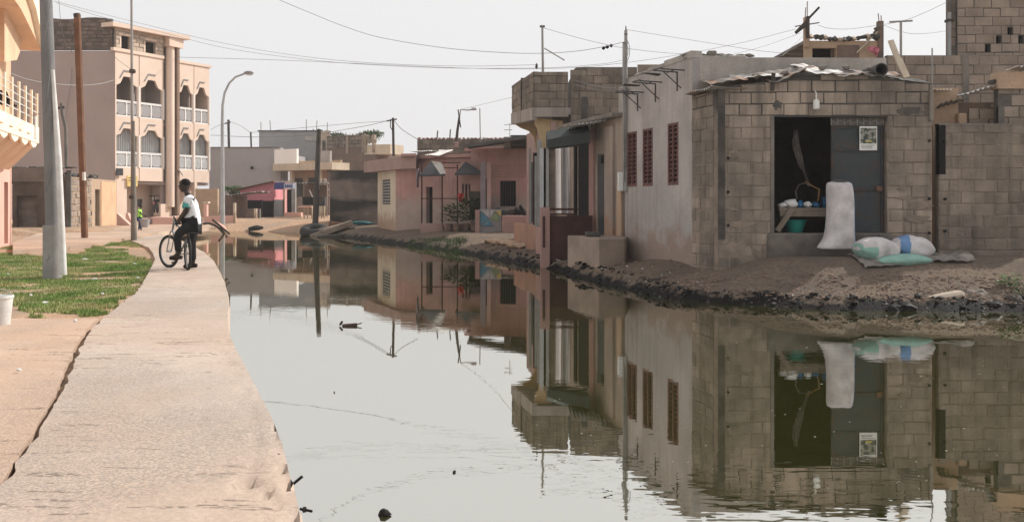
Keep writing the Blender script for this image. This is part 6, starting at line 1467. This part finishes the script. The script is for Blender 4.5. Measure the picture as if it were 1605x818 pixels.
# ================================================================ right bank rocks and rubble
def rubble(name, n, m, region, smin, smax, lab, dmax, zoff=0., sub=0, nearw=None, amp=.4):
    mb = MB(); xs = np.array([U(region[0], region[1]) for _ in range(n*3)]); ys = np.array([U(region[2], region[3]) for _ in range(n*3)])
    d, sd = sdf(xs, ys); ok = np.where((sd == 0) & (d > dmax[0]) & (d < dmax[1]))[0][:n]
    hh = height(xs[ok], ys[ok]); bm = bmesh.new(); bmesh.ops.create_icosphere(bm, subdivisions=1, radius=1); bv = [v.co.copy() for v in bm.verts]; bf = [tuple(v.index for v in f.verts) for f in bm.faces]; bm.free()
    for i, h in zip(ok, hh):
        s = smin + (smax-smin)*R.random()**2.5; a, b, c = s*U(.7,1.5), s*U(.6,1.2), s*U(.3,.8); t = U(0, 6.3); ct, st = math.cos(t), math.sin(t); sd_ = U(0, 99)
        vs = []
        for v in bv:
            k = 1 + amp*(R.random()-.5); x, y, z = v.x*a*k, v.y*b*k, v.z*c*k
            vs.append((xs[i] + x*ct - y*st, ys[i] + x*st + y*ct, max(h, -.02) + c*.25 + z))
        mb.add(vs, bf)
    return tag(mb.build(name, m), lab, kind='stuff')
M_wet = mat('wet_black_stone', (.014,.013,.012), .5, 8, bump=.3, rough=.6, spec=.1)
M_peb = mat('brown_pebble', (.22,.155,.12), .35, 6, bump=.3, c2=(.12,.09,.075), c2s=4, c2a=.7)
rubble('wet_rubble', 2600, M_wet, (-1, 10, 12, 26), .015, .07, 'wet black stones along the right waterline', (-.05, .4))
rubble('gravel', 4200, M_peb, (2.5, 10, 12.5, 16), .006, .03, 'brown gravel and rubbish on the bank before the shop', (.2, 1.15))
rubble('gravel', 1300, M_peb, (-2, 3.5, 15, 30), .01, .045, 'brown stones on the shaded bank before the houses', (.2, 1.8))
rubble('litter_scraps', 130, M_whp, (1, 9, 12.5, 22), .008, .024, 'small pale rubbish scraps on the right bank', (.02, 1.0))
c_ = P(1484, 474, 13.75); Tm = Matrix.Translation((c_.x, 13.85, .12)) @ Matrix.Rotation(-.16, 4, 'Y') @ Matrix.Rotation(.1, 4, 'Z')
mb = MB(Tm); mb.slab([(-.34,-.03),(-.2,-.12),(.26,-.14),(.31,-.02),(.28,.12),(-.2,.12)], -.09, .09)
tag(mb.build('stone_slab', mat('pale_slab', (.36,.3,.24), .15, 4, bump=.4), bev=.035), 'pale tilted stone slab at the right waterline', 'stone')
for x, y, D, s, m, lab in ((1420,482,13.6,.12,M_wet,'dark wet rock left of the pale tilted slab'),(1402,484,13.55,.1,M_wet,'small dark wet rock at the left of the wet rocks'),(1532,460,14.0,.12,M_conc,'rounded grey stone above the pale tilted slab'),(1555,478,13.6,.12,M_wet,'dark wet rock right of the pale tilted slab'),(1590,470,13.7,.13,M_woodk,'brown clod by the green plant at the right edge')):
    q = P(x, y, D); tag(MB().blob((q.x, D, q.z), (s*1.3, s, s*.6), 2, .35, 1.5).build('rock', m), lab, 'rock')
# ================================================================ vegetation
M_grass = mat('green_grass', (.19,.3,.07), .3, 1.6, c2=(.34,.29,.15), c2s=1.6, c2a=.8, bump=0, rough=.7, fine=.3)
M_grassd = mat('dark_grass', (.04,.07,.025), .35, 3, bump=0, rough=.8)
M_leaf = mat('green_leaf', (.06,.13,.025), .35, 3, bump=0, rough=.6); M_leafd = mat('olive_leaf', (.045,.07,.02), .35, .8, bump=0, rough=.7)
def grass(name, polys, n, m, hmin, hmax, lab, base=.24, thr=-.12):
    xs, ys = [], []; world_p = [[wp(x, y, base) for x, y in p] for p in polys]
    def inside(p, x, y):
        c = False
        for i in range(len(p)):
            (x1, y1), (x2, y2) = p[i], p[i-1]
            if (y1 > y) != (y2 > y) and x < (x2-x1)*(y-y1)/(y2-y1)+x1: c = not c
        return c
    pts = []
    for p in world_p:
        a = [q[0] for q in p]; b = [q[1] for q in p]; ar = (max(a)-min(a))*(max(b)-min(b)); k = int(n*ar)
        for _ in range(k):
            x, y = U(min(a), max(a)), U(min(b), max(b))
            e = mnoise.noise(V((x*.9, y*.9, 4))) + .5*mnoise.noise(V((x*3, y*3, 1)))
            if R.random() > (e - thr + .12)*2.4: continue
            if inside(p, x + .4*mnoise.noise(V((x*2.5, y*2.5, 8))), y + .5*mnoise.noise(V((x*2.5, y*2.5, 3)))): pts.append((x, y, e))
    pts = [p for p in pts if -14 < p[0] < 12]
    hh = height([p[0] for p in pts], [p[1] for p in pts], False)
    v = []; f = []
    for (x, y, e), h in zip(pts, hh):
        g = U(hmin, hmax) * (.45 + .8*max(0, e + .25)); a = U(0, 6.3); w = U(.004, .009); lx, ly = U(-.5,.5)*g, U(-.5,.5)*g
        dx, dy = math.cos(a)*w, math.sin(a)*w; n0 = len(v)
        v += [(x-dx, y-dy, h-.01), (x+dx, y+dy, h-.01), (x+lx*.5+dx*.7, y+ly*.5+dy*.7, h+g*.6), (x+lx*.5-dx*.7, y+ly*.5-dy*.7, h+g*.6), (x+lx, y+ly, h+g)]
        f += [(n0, n0+1, n0+2, n0+3), (n0+3, n0+2, n0+4)]
    me = bpy.data.meshes.new(name); me.from_pydata(v, [], f); me.materials.append(m); return tag(link(name, me, (0,0,0)), lab, kind='stuff')
grass('grass', [[(-60,402),(20,398),(70,404),(130,398),(150,388),(185,392),(205,402),(232,410),(236,424),(215,452),(185,478),(160,492),(145,499),(80,494),(55,490),(30,478),(10,476),(-80,486)],
    ], 3600, M_grass, .025, .085, 'short green grass on the left bank', thr=-.36)
grass('grass', [[(-30,386),(20,378),(60,372),(120,370),(160,378),(190,384),(150,390),(60,388),(20,392)], [(135,372),(150,366),(215,372),(238,379),(222,388),(180,386),(150,382)]], 1500, M_grass, .03, .1, 'green grass beyond the thick pole', thr=-.45)
grass('grass', [[(596,384),(600,372),(640,368),(700,370),(735,372),(722,380),(690,386),(640,388)]], 300, M_grassd, .08, .2, 'green grass strip before the far pink house', base=.36, thr=-.4)
grass('grass', [[(765,410),(770,398),(785,394),(802,398),(806,410),(790,416)]], 900, M_grassd, .06, .16, 'mossy grass clump on the shaded right bank', base=.3, thr=-.5)
# white scraps lying in the grass
for i, (x, y, lab) in enumerate(((133,404,'pale scrap in the grass right of the thick pole'),(216,432,'white scrap on the grass near the path edge'),(211,411,'pale scrap on the dirt by the path'),(161,457,'white scrap in the lower right grass'),(118,498,'crumpled white scrap at the slab edge'),(149,434,'tiny scrap in the mid grass'),(72,470,'pale scrap among the lower left grass'),(30,576,'white shell like scrap on the sandy slab'),(48,459,'thin scrap by the bare earth patch'),(173,363,'scrap far away before the ruin'),(13,427,'scrap on the earth near the left edge'),(150,383,'bluish scrap near the wooden pole'))):
    X, Y = wp(x, y, .33); z = .30 if y > 503 else .24 + .05
    tag(MB().blob((X, Y, z + .012), (U(.02,.04)*Y/12, U(.012,.03), .014), 1, .6).build('scrap', M_paper), lab, 'litter')
# leafy plant at the right edge
def leafy(t, c, n, r, h, m, ls=.04, nm='leaf'):
    c = V(c)
    for i in range(n):
        a = U(0, 6.28); q = c + V((r*math.cos(a)*U(.2,1), r*math.sin(a)*U(.2,1), U(.15,1)*h)); l = ls*U(.7,1.4); d = V((math.cos(a), math.sin(a), U(-.3,.5))).normalized(); s_ = d.cross(V((0,0,1))).normalized()
        vs = [q, q+d*l*.5+s_*l*.4, q+d*l*1.2, q+d*l*.5-s_*l*.4]; u = V((0,0,.003)); vs += [v-u for v in vs]
        MB().add(vs, [(0,1,2,3),(7,6,5,4),(0,4,5,1),(1,5,6,2),(2,6,7,3),(3,7,4,0)]).build(nm, m, t)
def plant(lab, x, y, D, n, r, h, m, ls):
    q = P(x, y, D); g = gz(q.x, D); t = thing('plant', lab, 'plant', (q.x, D, g))
    mb = MB()
    for i in range(6): a = U(0, 6.28); mb.tube([(q.x, D, g), (q.x+r*.5*math.cos(a), D+r*.5*math.sin(a), g+h*U(.5,.9))], .004, 4)
    mb.build('stem', M_leafd, t); leafy(t, (q.x, D, g), n, r, h, m, ls)
plant('bright green leafy weed at the right edge of the bank', 1583, 462, 14.1, 90, .16, .2, M_leaf, .045); plant('pale weed at the far right waterline', 1600, 470, 13.8, 50, .12, .16, M_leafd, .04)
# distant tree tops: leaf clumps on limbs
def tree(name, lab, c, crown, trunk, n, m, leaf, seed):
    c = V(c); rr = random.Random(seed); t = thing(name, lab, 'tree' if trunk > 1 else 'bush', c)
    mb = MB(); mb.tube([c, c+V((.1,0,trunk*.5)), c+V((0,0,trunk))], [.22,.17,.1] if trunk > 1 else [.06,.05,.03], 7)
    top = c + V((0,0,trunk))
    for i in range(7):
        a = i*.9; mb.tube([top - V((0,0,trunk*.25)), top + V((crown[0]*.7*math.cos(a), crown[1]*.7*math.sin(a), crown[2]*rr.uniform(-.1,.5)))], [.08,.03] if trunk > 1 else [.03,.01], 5)
    mb.build('trunk', M_woodk, t)
    cl = [V((rr.uniform(-1,1)*crown[0], rr.uniform(-1,1)*crown[1], rr.uniform(-.3,.8)*crown[2])) for _ in range(22)]
    v, f = [], []
    for i in range(n):
        q = cl[rr.randrange(22)]; k = rr.uniform(.15,.5); u = V((rr.gauss(0,1), rr.gauss(0,1), rr.gauss(0,.8))).normalized()*rr.uniform(.4,1)
        p = top + V((q.x*.8+u.x*crown[0]*k*.6, q.y*.8+u.y*crown[1]*k, max(-.4*crown[2], q.z+u.z*crown[2]*k)))
        a, b = V((rr.gauss(0,1), rr.gauss(0,1), rr.gauss(0,1))).normalized()*leaf, V((rr.gauss(0,1), rr.gauss(0,1), rr.gauss(0,1))).normalized()*leaf
        n0 = len(v); v += [p-a*.7, p+b*.5, p+a, p-b*.5]; f.append((n0, n0+1, n0+2, n0+3))
    me = bpy.data.meshes.new('crown'); me.from_pydata([x - top for x in v], [], f); me.materials.append(m); link('crown', me, top, t)
tree('tree', 'dark green tree top showing over the brown brick terrace', (PX(530,88), 88, .4), (4.2,2.5,.9), 6.7, 6500, M_leafd, .13, 3)
tree('tree', 'lower dark tree top left of the brick pillar', (PX(492,90), 90, .4), (1.3,1.3,.6), 6.8, 1400, M_leafd, .15, 5)
tree('bush', 'small green bush beside the street lamp before the grey house', (PX(367,66), 66, .4), (.75,.6,.35), .95+.9, 1100, M_leaf, .08, 7)

# plants standing in the porch of the pink house
for k, (x, D, n_, r_, h_, lab) in enumerate(((703,35.2,120,.3,.8,'dark leafy pot plant left of the red cloth'),(716,35.1,200,.45,.9,'broad dark plant under the red cloth'),(731,35.2,220,.45,1.3,'tallest dark plant in the pink house porch'),(743,35.0,160,.35,1.1,'dark plant at the right end of the pink house porch'))):
    t = thing('plant', lab, 'plant', (PX(x, D), D, .45)); MB().lathe([(0,.45),(.1,.45),(.15,.7),(.13,.72),(0,.7)], (PX(x, D), D, 0), 10).build('pot', M_peb, t)
    leafy(t, (PX(x, D), D, .7), n_, r_, h_*.8, M_leafd, .12)
# ---------------------------------------------------------------- groups for the repeats
GR = {'wall': 'walls around the houses', 'wire': 'overhead power lines and cables', 'sack': 'filled sacks in front of the shop', 'aerial': 'aerials on the roofs', 'pole': 'poles along the street',
      'litter': 'paper scraps lying on the left bank', 'debris': 'scraps floating on the water', 'stone': 'stones on the banks', 'rock': 'wet rocks at the right waterline', 'heap': 'heaps and bundles on the pink house porch',
      'plank': 'old planks and boards', 'packet': 'packets on the trading table', 'bundle': 'bundles on the trading table', 'street lamp': 'street lamps', 'mast': 'steel masts', 'house': 'houses along the water', 'building': 'larger buildings',
      'plant': 'plants', 'tree': 'tree tops behind the roofs', 'lump': 'dark lumps in the far water', 'canopy': 'peaked canopies of the pink house', 'shed': 'sheds', 'post': 'posts behind the rider', 'person': 'people', 'rag': 'hanging rags', 'cloth': 'cloths hung over rails', 'step': 'steps and platforms', 'pipe': 'pipes', 'twig': 'twigs at the path edge'}
tops = [o for o in sc.objects if o.parent is None and o.get('category')]
for o in tops:
    c = o['category']
    if not o.get('group') and c in GR and sum(1 for q in tops if q['category'] == c) > 1: o['group'] = GR[c]

rubble('wet_rubble', 900, mat('glossy_wet_stone', (.02,.02,.018), .5, 8, bump=.2, rough=.15, spec=.6), (2, 10, 12.5, 17), .008, .035, 'glistening wet stones at the right waterline', (-.04, .35))
rubble('gravel', 2500, M_conc, (3, 10, 12.5, 16), .005, .02, 'grey grit on the bank before the shop', (.1, 1.5))

# ---------------------------------------------------------------- light haze of the day
hz = MB(); hz.box(-2700, 2700, -2700, 2700, -1.7, 14.5)
m = bpy.data.materials.new('thin_haze'); m.use_nodes = True; n_ = m.node_tree.nodes; n_.clear()
o_ = n_.new('ShaderNodeOutputMaterial'); pv = n_.new('ShaderNodeVolumePrincipled'); pv.inputs['Density'].default_value = .0008; pv.inputs['Color'].default_value = (.96, .95, .95, 1)
m.node_tree.links.new(pv.outputs[0], o_.inputs['Volume'])
tag(hz.build('haze', m), 'thin pale haze', kind='stuff')
